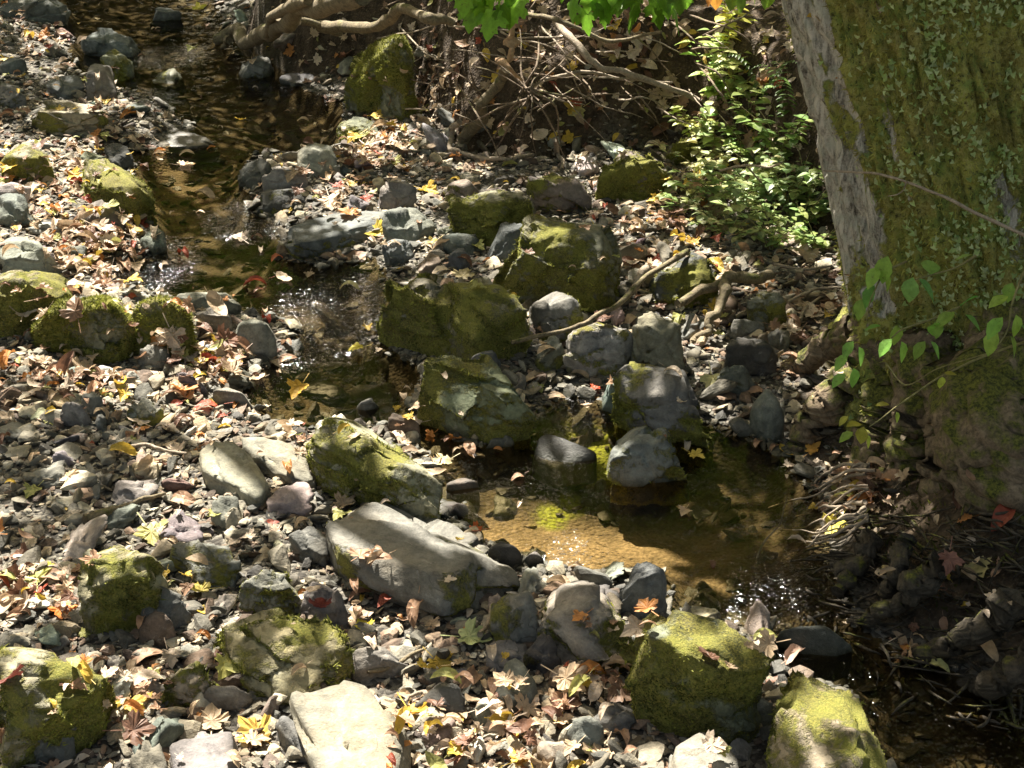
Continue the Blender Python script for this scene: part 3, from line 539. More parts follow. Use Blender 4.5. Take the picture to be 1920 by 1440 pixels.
for idx, (lab, ref, h, col, moss, k, pts) in enumerate(ROCKS):
    ym = np.mean([p[1] for p in pts]); hs_ = .72 if ym < 480 else .82
    if ref in ('the big block boulder', 'the pool boulder', 'the upright blue stone', 'the dark pyramid rock', 'the leaning green slab', 'the undercut mossy boulder', 'the bottom left mossy stone'): hs_ = .95
    h = h*hs_; pts = [(p[0], p[1]) if len(p) < 3 else (p[0], p[1], max(p[2]*hs_, .012)) for p in pts]; h = max(h, .05)
    low = max(pts, key=lambda p: p[1]-(600*p[2] if len(p) > 2 else 600*h)*-0.0)
    zr = max(float(hit(np.mean([p[0] for p in pts]), min(low[1], 1600))[2]), -.03)
    if ref in ("the sunken rock",): zr = -.07
    zr += .016 if zr > 0 else 0.
    P3 = []
    for p in pts:
        hh = p[2] if len(p) > 2 else h
        P3.append(on_z(p[0], p[1], zr+hh))
    P3 = np.array(P3); c = P3.mean(0)
    hz = np.array([p[2] if len(p) > 2 else h for p in pts]); hi = hz > .72*h; lo = hz < .3*h; ex = []
    if h > .1:
        dd = .32*np.ptp(P3[:, 0])
        for P_ in P3[hi]: ex.append(P_+[0, dd, -dd*.55])
        if lo.sum() > 1 and hi.sum() > 1:
            for P_ in P3[hi]:
                Lq = P3[lo][np.argmin(np.abs(P3[lo][:, 0]-P_[0]))]; dl = Lq-P_
                if dl[1] < -.03: ex.append(P_+[dl[0]*.25, dl[1]*.62, -.10*h])
    if ex: ex = np.array(ex); ex[:, 2] = np.maximum(ex[:, 2], zr-.05); P3x = np.vstack([P3, ex])
    else: P3x = P3
    base = P3x.copy(); base[:, :2] = c[:2]+(base[:, :2]-c[:2])*.97; base[:, 2] = zr-.06
    sz = np.ptp(P3[:, 0])
    V, F = hull_shape(np.vstack([P3x, base]), 6 if sz > .33 else 5 if sz > .12 else 4, k*(2.2 if k < 9 else 5.), .045, idx*3+1, .5 if k > 12 else 0, 3 if k < 9 else 8, moss)
    o3 = np.array([V[:, 0].mean(), V[:, 1].mean(), zr])
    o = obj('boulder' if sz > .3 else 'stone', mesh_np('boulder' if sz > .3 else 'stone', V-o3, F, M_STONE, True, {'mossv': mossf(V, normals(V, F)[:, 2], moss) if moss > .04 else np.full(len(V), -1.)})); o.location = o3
    o.color = (*[c_*random.uniform(.92, 1.08) for c_ in col], moss)
    tag(o, lab, 'boulder' if sz > .3 else 'stone', 'boulders and stones of the creek bed')
    solid(V, F); cx, cy = to_px(o3+np.array([0, 0, h*.5])); refs.append((float(cx), float(cy), ref, sz)); HERO.append((o3[0], o3[1], max(np.ptp(V[:, 0]), np.ptp(V[:, 1]))*.46))
    if moss > .3: moss_tufts(V, F, o3, moss, 42000, idx, o)
# ---------------------------------------------------------------- labels built from the neighbours
PENDING = []
def near_phrase(px, py, skip=None):
    best = min(refs, key=lambda r: ((r[0]-px)**2+((r[1]-py)*1.25)**2)*(1.0 if r[3] > .2 else 1.6))
    dx, dy = px-best[0], py-best[1]
    if abs(dx) > 1.15*abs(dy): rel = 'left of' if dx < 0 else 'right of'
    else: rel = 'behind' if dy < 0 else 'in front of'
    return rel+' '+best[2]
def flush():                       # give every waiting thing a label of its own
    from collections import defaultdict
    D = defaultdict(list)
    for o, head, tail, px, py in PENDING: D[(head, tail)].append((px, py, o))
    on = ['first', 'second', 'third', 'fourth', 'fifth', 'sixth', 'seventh', 'eighth', 'ninth', 'tenth', 'eleventh', 'twelfth']
    for (head, tail), L in D.items():
        L.sort(key=lambda q: q[0])
        for i, (px, py, o) in enumerate(L):
            if len(L) == 1: o['label'] = head+' '+tail
            elif len(L) == 2: o['label'] = ['left hand ', 'right hand '][i]+head+' of two '+tail
            else: o['label'] = head+' '+tail+', '+on[min(i, 11)]+' from left'
    PENDING.clear()
# ---------------------------------------------------------------- cobbles: 190 single stones
PROTO = []
for s in range(16):
    n = 9; P = rng.normal(0, 1, (n, 3)); P /= np.linalg.norm(P, axis=1)[:, None]; P *= np.array([1, rng.uniform(.55, .95), rng.uniform(.28, .6)])
    V, F = hull_shape(P, 4, rng.uniform(40, 90), .05, s*5, .4, 7); V -= V.mean(0); V /= np.abs(V).max(); PROTO.append((V, F, mesh_np('cobble', V, F, M_STONE)))
PAL = [((.165,.162,.142),'grey'),((.122,.128,.122),'blue grey'),((.28,.265,.22),'pale'),((.15,.11,.085),'brown'),((.085,.085,.085),'dark'),((.22,.19,.14),'tan'),((.155,.125,.112),'purplish')]
placed = list(HERO); tries = 0; made = 0
while made < 188 and tries < 9000:
    tries += 1; px = rng.uniform(5, 1500); py = rng.uniform(30, 1435)
    if px > 1000 and (py < 280 or (py > 840 and py < 1060)): continue
    P = hit(px, py); z, dw, db = terrain(P[:1], P[1:2])
    if db[0] > .12 or dw[0] < -.05 and rng.random() < .7: continue
    s = float(np.clip(rng.lognormal(math.log(.058), .4), .032, .13))
    if any((P[0]-a)**2+(P[1]-b)**2 < (r*.85+s*.72)**2 for a, b, r in placed): continue
    placed.append((P[0], P[1], s)); q = PROTO[made % 16]; o = obj('cobble', q[2]); c, cn = PAL[rng.choice(7, p=[.33,.12,.22,.1,.08,.11,.04])]
    o.location = (P[0], P[1], float(z[0])+s*.16); o.scale = (s, s*rng.uniform(.8, 1.1), s*rng.uniform(.8, 1.25)); o.rotation_euler = (rng.normal(0, .3), rng.normal(0, .3), rng.uniform(0, 6.28))
    o.color = (*[v*rng.uniform(.85, 1.15) for v in c], 0); tag(o, None, 'stone', 'loose cobbles on the creek banks')
    V = q[0]*np.array(o.scale); V = V@np.array(o.rotation_euler.to_matrix()).T+np.array(o.location); solid(V, q[1])
    PENDING.append((o, ('small ' if s < .048 else 'medium ' if s < .075 else 'large ')+cn+' cobble', near_phrase(px, py), px, py)); made += 1
flush()
# ---------------------------------------------------------------- gravel (stuff)
gp1 = []; gp2 = []
for s in range(14):
    P = rng.normal(0, 1, (8, 3)); P /= np.linalg.norm(P, axis=1)[:, None]; P *= np.array([1, rng.uniform(.55, .95), rng.uniform(.2, .5)])
    V, F = hull_shape(P, 2, 20, .07, s); V -= V.mean(0); gp2.append((V/np.abs(V).max(), F))
    V, F = hull_shape(P, 1, 22, .03, s); V -= V.mean(0); gp1.append((V/np.abs(V).max(), F))
acc = Acc()
def rotm(a, b, c):
    ca, sa, cb, sb, cc, sc = np.cos(a), np.sin(a), np.cos(b), np.sin(b), np.cos(c), np.sin(c)
    return np.array([[cb*cc, sa*sb*cc-ca*sc, ca*sb*cc+sa*sc], [cb*sc, sa*sb*sc+ca*cc, ca*sb*sc-sa*cc], [-sb, sa*cb, ca*cb]])
def scatter(n, smin, smed, smax, protos, sig, sinkf, filt, pxr=(-60, 1990, -40, 1500)):
    # positions even over the ground, a little denser close by
    y = rng.uniform(2.0, 11.5, n*5); x = rng.uniform(-1, .86, n*5)*(.36*np.hypot(y, 2.3)+1.0)
    z, dw, db = terrain(x, y); keep = filt(x, y, dw, db)&(rng.random(len(x)) < np.clip(5.2/y, .25, 1)**1.2); idx = np.nonzero(keep)[0][:int(n*1.55)]
    HA = np.array(HERO)
    for i in idx:
        dd_ = np.hypot(HA[:, 0]-x[i], HA[:, 1]-y[i])-HA[:, 2]*.62
        if dd_.min() < 0: continue
        s = float(np.clip(rng.lognormal(math.log(smed), sig), smin, smax)); V, F = protos[rng.integers(len(protos))]
        M = rotm(rng.normal(0, .35), rng.normal(0, .35), rng.uniform(0, 6.28)); c = np.array(PAL[rng.choice(7, p=[.30,.06,.25,.15,.05,.14,.05])][0])*rng.uniform(.55, 1.15)*np.array([1.03, .97, .88])
        if dw[i] < -.02: c = c*np.array([.62, .53, .36])
        acc.add((V*s)@M.T+[x[i], y[i], z[i]+s*sinkf], T=F, c=c)
gp3 = []
for s in range(12):
    P = rng.normal(0, 1, (9, 3)); P /= np.linalg.norm(P, axis=1)[:, None]; P *= np.array([1, rng.uniform(.55, .95), rng.uniform(.25, .55)])
    V, F = hull_shape(P, 3, 35, .05, s+60, 0, 6); V -= V.mean(0); gp3.append((V/np.abs(V).max(), F))
fbank = lambda x, y, dw, db: (dw > -.015)&(db < .05+.1*rng.random(len(x)))&~((x > .62)&(y < 3.75)&(db > -.22))
fbed = lambda x, y, dw, db: (dw <= -.03)&(db < 0)&(np.hypot((x-sandc[0])*.75, (y-sandc[1])*1.7) > .42)
scatter(21000, .005, .0105, .022, gp1, .38, .3, fbank)
scatter(3600, .016, .024, .045, gp2, .33, .25, fbank)
scatter(1500, .022, .034, .06, gp3, .25, .22, lambda x, y, dw, db: fbank(x, y, dw, db)&((x < .9)|(y > 4.1)))
scatter(260, .03, .045, .075, gp3, .25, .22, lambda x, y, dw, db: fbank(x, y, dw, db)&(x > -.1)&(y > 4.2)&(y < 6.6))
scatter(2000, .012, .026, .05, gp2, .4, .1, fbed)
scatter(90, .01, .018, .03, gp2, .4, .2, lambda x, y, dw, db: (db > .05)&(dw > .1))
acc.build('gravel', M_GRAVEL, smooth=False); tag(bpy.data.objects['gravel'], 'mixed grey and tan gravel filling the spaces between the stones', kind='stuff')
print('rocks+gravel', bn, acc.n)
# ---------------------------------------------------------------- the leaning tree
def tree_c(z): return 1.545-.34*np.clip(z-.3, -.5, 1.7)-.06*np.clip(z-2, 0, 10), 4.24+.02*z
nz, nth = 330, 260; zz = np.concatenate([np.linspace(-.05, 1.7, 250), np.linspace(1.72, 6.5, nz-250)]); th = np.linspace(0, 2*math.pi, nth, endpoint=False)
ZZ, TH = np.meshgrid(zz, th, indexing='ij'); CX, CY = tree_c(ZZ)
fl = np.exp(-np.clip(ZZ-.18, 0, 9)/.17); lob = .5+.5*np.cos(TH*5+.9+.5*np.sin(TH*2))
RR = .435-.03*np.clip(ZZ, 0, 5)/2+fl*(.03+.16*lob**1.5)
px_ = np.stack([np.cos(TH)*RR, np.sin(TH)*RR, ZZ*.33], -1)
RR = RR+.035*fbm(px_*3.1, 3, 61)
ridge = np.abs(fbm(np.stack([np.cos(TH)*RR*26, np.sin(TH)*RR*26, ZZ*5.5], -1)+fbm(px_*9, 2, 5)[..., None]*1.2, 3, 62))
RR = RR-.030*(1-np.clip(ridge*3.0, 0, 1))+.006*fbm(px_*40, 2, 9)
bare = sstep(-.70, -1.0, np.cos(TH)+.05*np.sin(TH)+.75*fbm(px_*np.array([9, 9, 8]), 5, 71, .65)+.4*sstep(.62, .30, ZZ))          # cos(TH)=-1 is the left flank
mossv = np.clip(1-bare, 0, 1)*sstep(-.42, .0, fbm(px_*4.2, 4, 72)+.25*np.cos(TH)+.2)
RR = RR+mossv*(.010+.016*fbm(px_*np.array([16, 16, 10]), 4, 73))
V = np.stack([CX+np.cos(TH)*RR, CY+np.sin(TH)*RR, ZZ], -1).reshape(-1, 3)
i = np.arange(nz-1)[:, None]*nth; j = np.arange(nth)[None]; j2 = (j+1) % nth
Qt = np.stack([i+j, i+j2, i+nth+j2, i+nth+j], -1).reshape(-1, 4)
def bark_mat():
    m, nt = newmat('tree_bark'); g = G(nt); geo = g.n('ShaderNodeNewGeometry'); pos = geo.outputs['Position']
    ms = g.n('ShaderNodeAttribute', attribute_name='mossy').outputs['Fac']
    st = g.mapr(pos, (1, 1, .2)); n1 = g.noise(st, 48, 6, .7, .6); n_ = g.noise(pos, 150, 4, .7); n3 = g.noise(pos, 6, 4, .6)
    c = g.mix(g.ramp(g.math('ADD', g.math('MULTIPLY', n1, .75), g.math('MULTIPLY', n_, .25)), [(.36, 0.), (.56, 1.)]), (.04, .034, .026), (.52, .48, .41))
    c = g.mix(g.ramp(g.noise(pos, 20, 4, .6), [(.5, 0.), (.6, 1.)]), c, g.mix(.5, c, (.34, .36, .30)))
    mk = g.ramp(g.math('ADD', ms, g.math('MULTIPLY', g.math('SUBTRACT', g.noise(pos, 26, 5, .7, .5), .5), 1.6)), [(.40, 0.), (.66, 1.)])
    mc = g.mix(g.ramp(n3, [(.38, 0.), (.6, 1.)]), (.23, .195, .05), (.31, .33, .06)); mc = g.mix(g.ramp(g.noise(pos, 120, 4, .75), [(.4, 0.), (.62, 1.)]), mc, (.46, .43, .15))
    mc = g.mix(g.ramp(g.noise(pos, 15, 5, .7), [(.48, 0.), (.6, .8)]), mc, (.19, .27, .06))
    mc = g.mix(g.ramp(g.noise(pos, 60, 4, .75), [(.52, 0.), (.68, 1.)]), mc, (.045, .036, .018))
    c = g.mix(mk, c, mc); h = g.math('ADD', n1, g.math('MULTIPLY', mk, g.math('ADD', n_, g.noise(pos, 70, 4, .8))))
    g.out(g.pr(c, .9, g.bump(h, .9, .012), .2)); return m
M_BARK = bark_mat()
tb = (1.56, 4.24, .18); tree = empty('mossy_tree', tb); tag(tree, 'large leaning tree with grey bark and mossy trunk at the right of the creek', 'tree')
trunk = obj('trunk', mesh_np('trunk', V-tb, Qt, M_BARK, True, {'mossy': mossv.ravel()}), tree)
T2 = np.concatenate([Qt[:, [0, 1, 2]], Qt[:, [0, 2, 3]]]); solid(V, T2)
# moss fibres on the visible flank
sel = (V[T2].mean(1)[:, 2] < 1.75)&(V[T2].mean(1)[:, 2] > .1)&(V[T2].mean(1)[:, 1] < 4.5)
Ts = T2[sel]; mt = mossv.ravel()[Ts].mean(1); Ts = Ts[mt > .5]
N = normals(V, T2); k = 30000; f = rng.choice(len(Ts), k); b = rng.dirichlet((1, 1, 1), k); P = (V[Ts[f]]*b[..., None]).sum(1); nn = N[Ts[f]].mean(1)
d = nn+rng.normal(0, .5, (k, 3)); d[:, 2] -= .35; d /= np.linalg.norm(d, axis=1)[:, None]; l = .015*rng.uniform(.4, 1.5, k); s = np.cross(d, rng.normal(0, 1, (k, 3))); s /= np.linalg.norm(s, axis=1)[:, None]
t = np.clip(.45+fbm(P*6, 3, 5)*1.1+rng.normal(0, .2, k), 0, 1)[:, None]; C = np.repeat(np.array((.19, .16, .04))*(1-t)+np.array((.46, .46, .11))*t, 3, 0)
V3 = np.stack([P-s*(l*.14)[:, None], P+s*(l*.14)[:, None], P+d*l[:, None]], 1).reshape(-1, 3)
obj('moss', mesh_np('moss', V3-tb, np.arange(3*k).reshape(-1, 3), M_MOSS, False, {'Col': C}), tree)
# buttress roots
def root_part(pts, r0, r1, mat=M_BUTT, wob=.02, seg=56, n=18, seed=1, name='root', parent=tree, org=tb, flat=1.):
    a = Acc(); tube(a, pts, r0, r1, seg, n, wob, .2, seed, flat=flat); o = a.build(name, mat, parent, True, org)
    solid(np.concatenate(a.V), np.concatenate(a.T+[q[:, [0, 1, 2]] for q in a.Q]+[q[:, [0, 2, 3]] for q in a.Q])); return o
def TR(px, py, Y): return at_y(px, py, Y)
RT = [([TR(1930,640,3.85),TR(1880,740,3.62),TR(1860,830,3.46),TR(1930,960,3.36),TR(2060,1120,3.3)],.17,.12),
      ([TR(1740,640,3.95),TR(1735,760,3.82),TR(1710,860,3.76),TR(1700,960,3.66),TR(1660,1040,3.6)],.10,.05),
      ([TR(1650,600,4.15),TR(1620,700,4.08),TR(1560,760,4.05),TR(1520,800,4.08),TR(1500,860,4.05)],.09,.04),
      ([TR(1660,640,4.1),TR(1660,760,3.98),TR(1640,850,3.9),TR(1620,930,3.8)],.09,.05),
      ([TR(1610,620,4.3),TR(1540,660,4.42),TR(1490,690,4.5),TR(1450,700,4.6)],.06,.022),
      ([TR(1800,700,3.8),TR(1800,830,3.66),TR(1790,940,3.55),TR(1800,1060,3.42),TR(1850,1180,3.3)],.12,.06),
      ([TR(1690,820,3.85),TR(1680,900,3.76),TR(1610,985,3.72),TR(1560,1000,3.75)],.05,.025),
      ([TR(1560,1000,3.68),TR(1640,1090,3.55),TR(1760,1150,3.4),TR(1900,1180,3.3)],.035,.06)]
RT += [([PG(1640,1010,.05),PG(1600,1060,.06),PG(1570,1110,.03)],.05,.03),([PG(1760,1060,.08),PG(1690,1120,.07),PG(1620,1170,.01)],.06,.03),([PG(1900,1120,.12),PG(1800,1200,.08),PG(1700,1235,.0)],.07,.03),([PG(1960,1220,.14),PG(1880,1270,.07),PG(1800,1290,.0)],.08,.035),([PG(1700,1010,.08),PG(1690,1070,.07),PG(1650,1120,.03)],.05,.025)]
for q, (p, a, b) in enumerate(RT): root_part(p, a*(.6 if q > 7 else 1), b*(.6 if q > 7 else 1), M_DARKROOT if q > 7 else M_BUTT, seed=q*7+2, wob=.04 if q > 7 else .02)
# unseen limbs; crown leaves follow below, laid out to shape the dappled shade
leafless = Acc()
for q, (ex, ey, ez) in enumerate([(-3.2,7.5,4.2),(-1,10.5,4.6),(1.8,9.5,4.4),(-4.6,12,4.8),(2.6,6.4,4.3),(-.4,6.8,4.0),(-2.2,14,4.8)]):
    s0 = np.array([1.0, 4.3, 2.7+.28*q]); e = np.array([ex, ey, ez]); m = (s0+e)/2+[0, 0, .55]; tube(leafless, [s0, m, e], .12, .025, 10, 8, .25, .1, q)
leafless.build('limb', M_LOG, tree, True, tb)
LO = np.array([(0,-1,0),(.55,-.45,.08),(.5,.35,.05),(0,1,-.1),(-.5,.35,.05),(-.55,-.45,.08)])
SHADE = """211122332225444435322222
641112222234454442532222
443311122233323437432222
775432246531124576332222
898442365643344556433222
887333457644555654332222
888632334444444565432222
877553432343455554332222
888776521333334533332222
566676421133334343222222
444577774674262232122222
434578775665452111464222
333445665446777521254111
554444555555454223151111
544544444444545545311111
545554444444446666331111
445645588644453345763111
445555898877654566554321"""
SG = np.array([[int(c) for c in r] for r in SHADE.split()], float)/9
def grid(Gd, px, py):
    H_, W_ = Gd.shape; u = np.clip(px/1920*W_-.5, 0, W_-1.001); v = np.clip(py/1440*H_-.5, 0, H_-1.001); i = v.astype(int); j = u.astype(int); a = v-i; b = u-j
    i2 = np.minimum(i+1, H_-1); j2 = np.minimum(j+1, W_-1)
    return Gd[i, j]*(1-a)*(1-b)+Gd[i2, j]*a*(1-b)+Gd[i, j2]*(1-a)*b+Gd[i2, j2]*a*b
# woods behind, out of the picture, mirrored in the water
def leafcloud(cen, rad, n, ls_, colr, seed):
    r_ = np.random.default_rng(seed); d = r_.normal(0, 1, (n, 3)); d /= np.linalg.norm(d, axis=1)[:, None]; p = cen+d*np.array(rad)*r_.uniform(.35, 1, (n, 1))**.5
    p = p[fbm(p*.9, 2, seed) > -.18]; n = len(p); nr = r_.normal(0, 1, (n, 3)); nr /= np.linalg.norm(nr, axis=1)[:, None]
    a = np.cross(nr, r_.normal(0, 1, (n, 3))); a /= np.linalg.norm(a, axis=1)[:, None]; b = np.cross(nr, a); l = r_.uniform(.6, 1.3, n)*ls_
    V = p[:, None]+l[:, None, None]*(LO[None, :, 0:1]*a[:, None]+LO[None, :, 1:2]*b[:, None]+LO[None, :, 2:3]*nr[:, None]); bs = np.arange(n)*6
    T = np.concatenate([np.stack([bs+q, bs+w_, bs+e], -1) for q, w_, e in ((0,1,5),(1,2,5),(2,4,5),(2,3,4))])
    return V.reshape(-1, 3), T, np.repeat(np.array(colr)*r_.uniform(.5, 1.4, (n, 1)), 6, 0)
wood = [(-15,22,'far left of the stream head'),(-10.5,25,'deep in the left wood'),(-6,23,'left of the stream head'),(-1.5,25.5,'behind the stream head'),(3,23,'straight beyond the root bank'),(7.5,25,'beyond the undergrowth'),(12,22,'at the far right slope'),(-17,14,'on the left slope'),(14,13,'on the right slope')]
for q, (x, y, where) in enumerate(wood):
    z = tz(x, y); t_ = empty('forest_tree', (x, y, z)); tag(t_, 'green woodland tree '+where, 'tree', 'woodland trees around the creek')
    a = Acc(); tube(a, [(0, 0, -.2), (.1, .1, 3), (0, .3, 9.5)], .28, .08, 12, 8, .1, .1, q); a.build('trunk', M_LOG, t_)
    Vc, Tc, Cc = leafcloud(np.array([0, 0, 6.2]), (3.9, 3.0, 6.0), 9000, .30, (.09, .15, .025) if q % 2 else (.14, .17, .03), q); obj('crown', mesh_np('crown', Vc, Tc, M_CANOPY, False, {'Col': Cc}), t_)
# ---------------------------------------------------------------- ivy on the trunk
def ivyleaf(acc, P, nrm, s, c, spin=None):
    nrm = nrm/np.linalg.norm(nrm); a = np.cross(nrm, [0, 0, 1.]); a /= np.linalg.norm(a)+1e-9; b = np.cross(a, nrm); t = rng.normal(0, .7) if spin is None else spin
    a, b = a*math.cos(t)+b*math.sin(t), -a*math.sin(t)+b*math.cos(t)
    L = np.array([(0,.05),(.55,.35),(.52,-.1),(.3,-.5),(0,-1),(-.3,-.5),(-.52,-.1),(-.55,.35)])*s
    z = np.array([0, .12, .1, .05, -.2, .05, .1, .12])*s
    V = P+L[:, 0:1]*a+L[:, 1:2]*b+z[:, None]*nrm; acc.add(V, T=[(0,7,6),(0,6,5),(0,5,4),(0,4,3),(0,3,2),(0,2,1)], c=c)
acc = Acc(); N = normals(V, T2); n = 0
cand = rng.choice(len(Ts), 30000)
for f in cand:
    P = V[Ts[f]].mean(0); ppx, ppy = to_px(P)
    if ppx > 1960 or ppx < 1500 or ppy < -60: continue
    dn = sstep(1560, 1860, ppx-.12*(ppy-300))*.75+.10
    cl = float(fbm(P*9, 3, 44)); 
    if rng.random() > dn*max(0, .42+cl*1.6)*.55: continue
    nn = N[Ts[f][0]]+rng.normal(0, .35, 3); s = rng.uniform(.008, .016); g_ = rng.random()
    c = np.array([.32, .46, .14])*(1-g_)+np.array([.62, .68, .38])*g_
    ivyleaf(acc, P+N[Ts[f][0]]*rng.uniform(.01, .03), nn, s, c*rng.uniform(.7, 1.15)); n += 1
print('ivy', n)
ivy = acc.build('ivy', M_GREEN); tag(ivy, 'small leaved ivy creeping over the mossy trunk', 'ivy')
# ---------------------------------------------------------------- leaves
def leaf_outline(kind):
    if kind == 'maple':
        Hf = [(.03,-.36),(.22,-.47),(.45,-.45),(.42,-.30),(.46,-.17),(.66,-.13),(.90,.06),(.76,.14),(.80,.32),(.60,.33),(.47,.27),(.40,.33),(.42,.48),(.48,.62),(.31,.64),(.22,.80)]
        return np.array(Hf+[(0,1.05)]+[(-x, y) for x, y in Hf[::-1]])*.75
    t = np.linspace(-1, 1, 9); w_ = (.42 if kind == 'oval' else .30)*(1-t**2)**.75*(1-.25*t)
    if kind == 'beech': w_ = w_*1.5
    return np.array([(w, y) for w, y in zip(w_, t)]+[(-w, y) for w, y in zip(w_[-2:0:-1], t[-2:0:-1])])*.9
def leaf_mesh(kind, kx, ky, rip, seed):
    O = leaf_outline(kind); m = len(O); r_ = np.random.default_rng(seed); O = O+r_.normal(0, .02, O.shape)
    P = np.vstack([[(0, 0)], O*.5, O]); x, y = P[:, 0], P[:, 1]
    z = rip*np.sin(x*5+seed)*np.cos(y*4+seed*2)+rip*.6*r_.normal(0, 1, len(P)); z[1:m+1] *= .6; z = z+.06*np.abs(x)
    X = np.sin(x*kx)/kx if kx > .05 else x; Zx = (1-np.cos(x*kx))/kx if kx > .05 else 0*x
    Y = np.sin(y*ky)/ky if ky > .05 else y; Zy = (1-np.cos(y*ky))/ky if ky > .05 else 0*y
    V = np.c_[X, Y, z+Zx+Zy*r_.choice([-1, 1])]; j = np.arange(m); j2 = (j+1) % m
    T = [(0, 1+a, 1+b) for a, b in zip(j, j2)]; Qd = [(1+a, 1+m+a, 1+m+b, 1+b) for a, b in zip(j, j2)]
    n0 = len(V); yb = V[1+m][1] if kind == 'maple' else -.9
    st = np.array([(-.02, -.33, 0), (.02, -.33, 0), (.03, -.95, .12), (-.01, -.95, .12)]) if kind == 'maple' else np.array([(-.015, -.8, 0), (.015, -.8, 0), (.02, -1.25, .08), (-.01, -1.25, .08)])
    V = np.vstack([V, st]); Qd.append((n0, n0+1, n0+2, n0+3)); V = V*[1, 1, 1]
    T = T+[(q[0], q[1], q[2]) for q in Qd]+[(q[0], q[2], q[3]) for q in Qd]
    return V-[0, 0, V[:, 2].min()*.6], np.array(T)
LK = []
for s in range(9): LK.append(('maple', *leaf_mesh('maple', rng.uniform(.1, 1.5), rng.uniform(.05, .9), .06, s), 'lobed'))
for s in range(7): LK.append(('oval', *leaf_mesh('oval' if s % 2 else 'beech', rng.uniform(.6, 4.2), rng.uniform(.2, 1.3), .04, s), 'oval'))
LM = [mesh_np('fallen_leaf', v, t, M_LEAF, False) for _, v, t, _ in LK]
LC = [((.41,.30,.19),'tan',.30),((.55,.44,.33),'pale',.24),((.30,.18,.11),'brown',.19),((.15,.075,.045),'dark brown',.11),((.50,.34,.05),'yellow',.07),((.42,.18,.05),'orange',.045),((.28,.06,.03),'red',.02),((.33,.32,.10),'olive yellow',.045)]
LCp = np.array([c[2] for c in LC]); LCp /= LCp.sum()
SOL = BVHTree.FromPolygons(np.concatenate(BV).tolist(), np.concatenate(BT).tolist()); print('bvh')
LIT = [(625,600,115,38),(1500,1110,80,45),(560,640,50,20),(1120,805,50,30),(1030,905,40,18),(600,595,80,25),(1500,1110,60,32),(230,480,95,50),(1100,800,45,32),(1585,900,50,42),(1060,985,190,32),(1240,1020,80,20),(650,1350,110,65),(1545,1320,60,60),(1310,1190,130,28),
(760,410,60,28),(640,370,50,20),(710,265,95,42),(60,545,85,42),(150,585,70,18),(212,345,65,55),(50,300,60,32),(1185,440,55,22),(1030,440,60,14),(1110,635,35,25),(785,570,22,55),(420,850,60,36),(575,860,45,28),
(820,845,60,40),(820,785,60,22),(1345,170,50,35),(1385,250,90,60),(1370,340,90,50),(1440,420,60,40),(1260,75,90,26),(660,815,60,20),(200,1035,50,16),(350,1245,45,18),(150,1250,60,20),(850,1380,110,50),(970,1350,90,50),(60,1120,60,55),
(130,400,90,40),(440,690,90,30),(590,300,40,25),(745,355,40,18),(1180,290,60,12),(300,600,60,22),(400,560,60,16),(470,620,35,16),(200,200,60,14),(90,90,60,18),(1740,1110,14,8),(1420,360,50,40),(920,360,60,10)]
DIM = [(470,215,190,55),(450,320,60,40),(850,650,110,28),(905,745,100,55),(640,690,100,50),(990,235,120,75),(1120,230,70,60),(1360,900,120,70),(1310,1310,90,50),(1790,1180,220,150),(1660,1060,80,60),(1850,1350,120,60),(1240,740,85,60),(1700,900,150,120),(270,60,130,50),(900,420,60,35),(560,500,60,25),(1640,1330,30,60),(640,120,60,60),(140,625,70,20),(1480,1030,50,50)]
NC = 170000
cx = rng.uniform(-5.5, 5.5, NC); cy = rng.uniform(.8, 13.5, NC); czg = np.clip(terrain(cx, cy)[0], 0, 1.2)
_sd = Vector(SD); hp = []
for x_, y_, z_ in zip(cx, cy, czg):
    o_ = Vector((x_, y_, z_))+_sd*((2.2-z_)/SD[2]); r_ = SOL.ray_cast(o_, -_sd); hp.append(r_[0][:] if r_[0] is not None else (x_, y_, z_))
ppx, ppy = to_px(np.array(hp)); inside = (ppx > -150)&(ppx < 2070)&(ppy > -100)&(ppy < 1560)
f = grid(SG, ppx, ppy); f = f*.95+.5*sstep(.45, .9, f)-.06*sstep(.35, .1, f)
for (ex, ey, rx, ry) in LIT: f = np.maximum(f, 1.05*sstep(1.25, .7, np.hypot((ppx-ex)/rx, (ppy-ey)/ry)))
for (ex, ey, rx, ry) in DIM: f = f*(1-.93*sstep(1.2, .75, np.hypot((ppx-ex)/rx, (ppy-ey)/ry)))
f = np.where(inside, f, .45)
nse = .55*fbm(np.c_[cx*2.6, cy*2.6, cx*0], 2, 91)+.75*fbm(np.c_[cx*7, cy*7, cx*0], 2, 92)
rk = np.empty(NC); rk[np.argsort(nse)] = np.linspace(0, 1, NC)
kp = rk > f*1.02-.02; cx, cy, czg = cx[kp], cy[kp], czg[kp]; n = len(cx)
hgt = rng.uniform(2.9, 4.0, n); tt = (hgt-czg)/SD[2]; LP = np.c_[cx, cy, czg]+SD*tt[:, None]
u1 = rng.normal(0, 1, (n, 3)); nrm = SD+rng.normal(0, .35, (n, 3)); nrm /= np.linalg.norm(nrm, axis=1)[:, None]
u1 -= (u1*nrm).sum(1)[:, None]*nrm; u1 /= np.linalg.norm(u1, axis=1)[:, None]; u2 = np.cross(nrm, u1); ls = rng.uniform(.022, .042, n)
CV = LP[:, None]+ls[:, None, None]*(LO[None, :, 0:1]*u1[:, None]+LO[None, :, 1:2]*u2[:, None]+LO[None, :, 2:3]*nrm[:, None])
base = np.arange(n)[:, None]*6; CT = np.concatenate([np.stack([base[:, 0]+a, base[:, 0]+b, base[:, 0]+c], -1) for a, b, c in ((0,1,5),(1,2,5),(2,4,5),(2,3,4))])
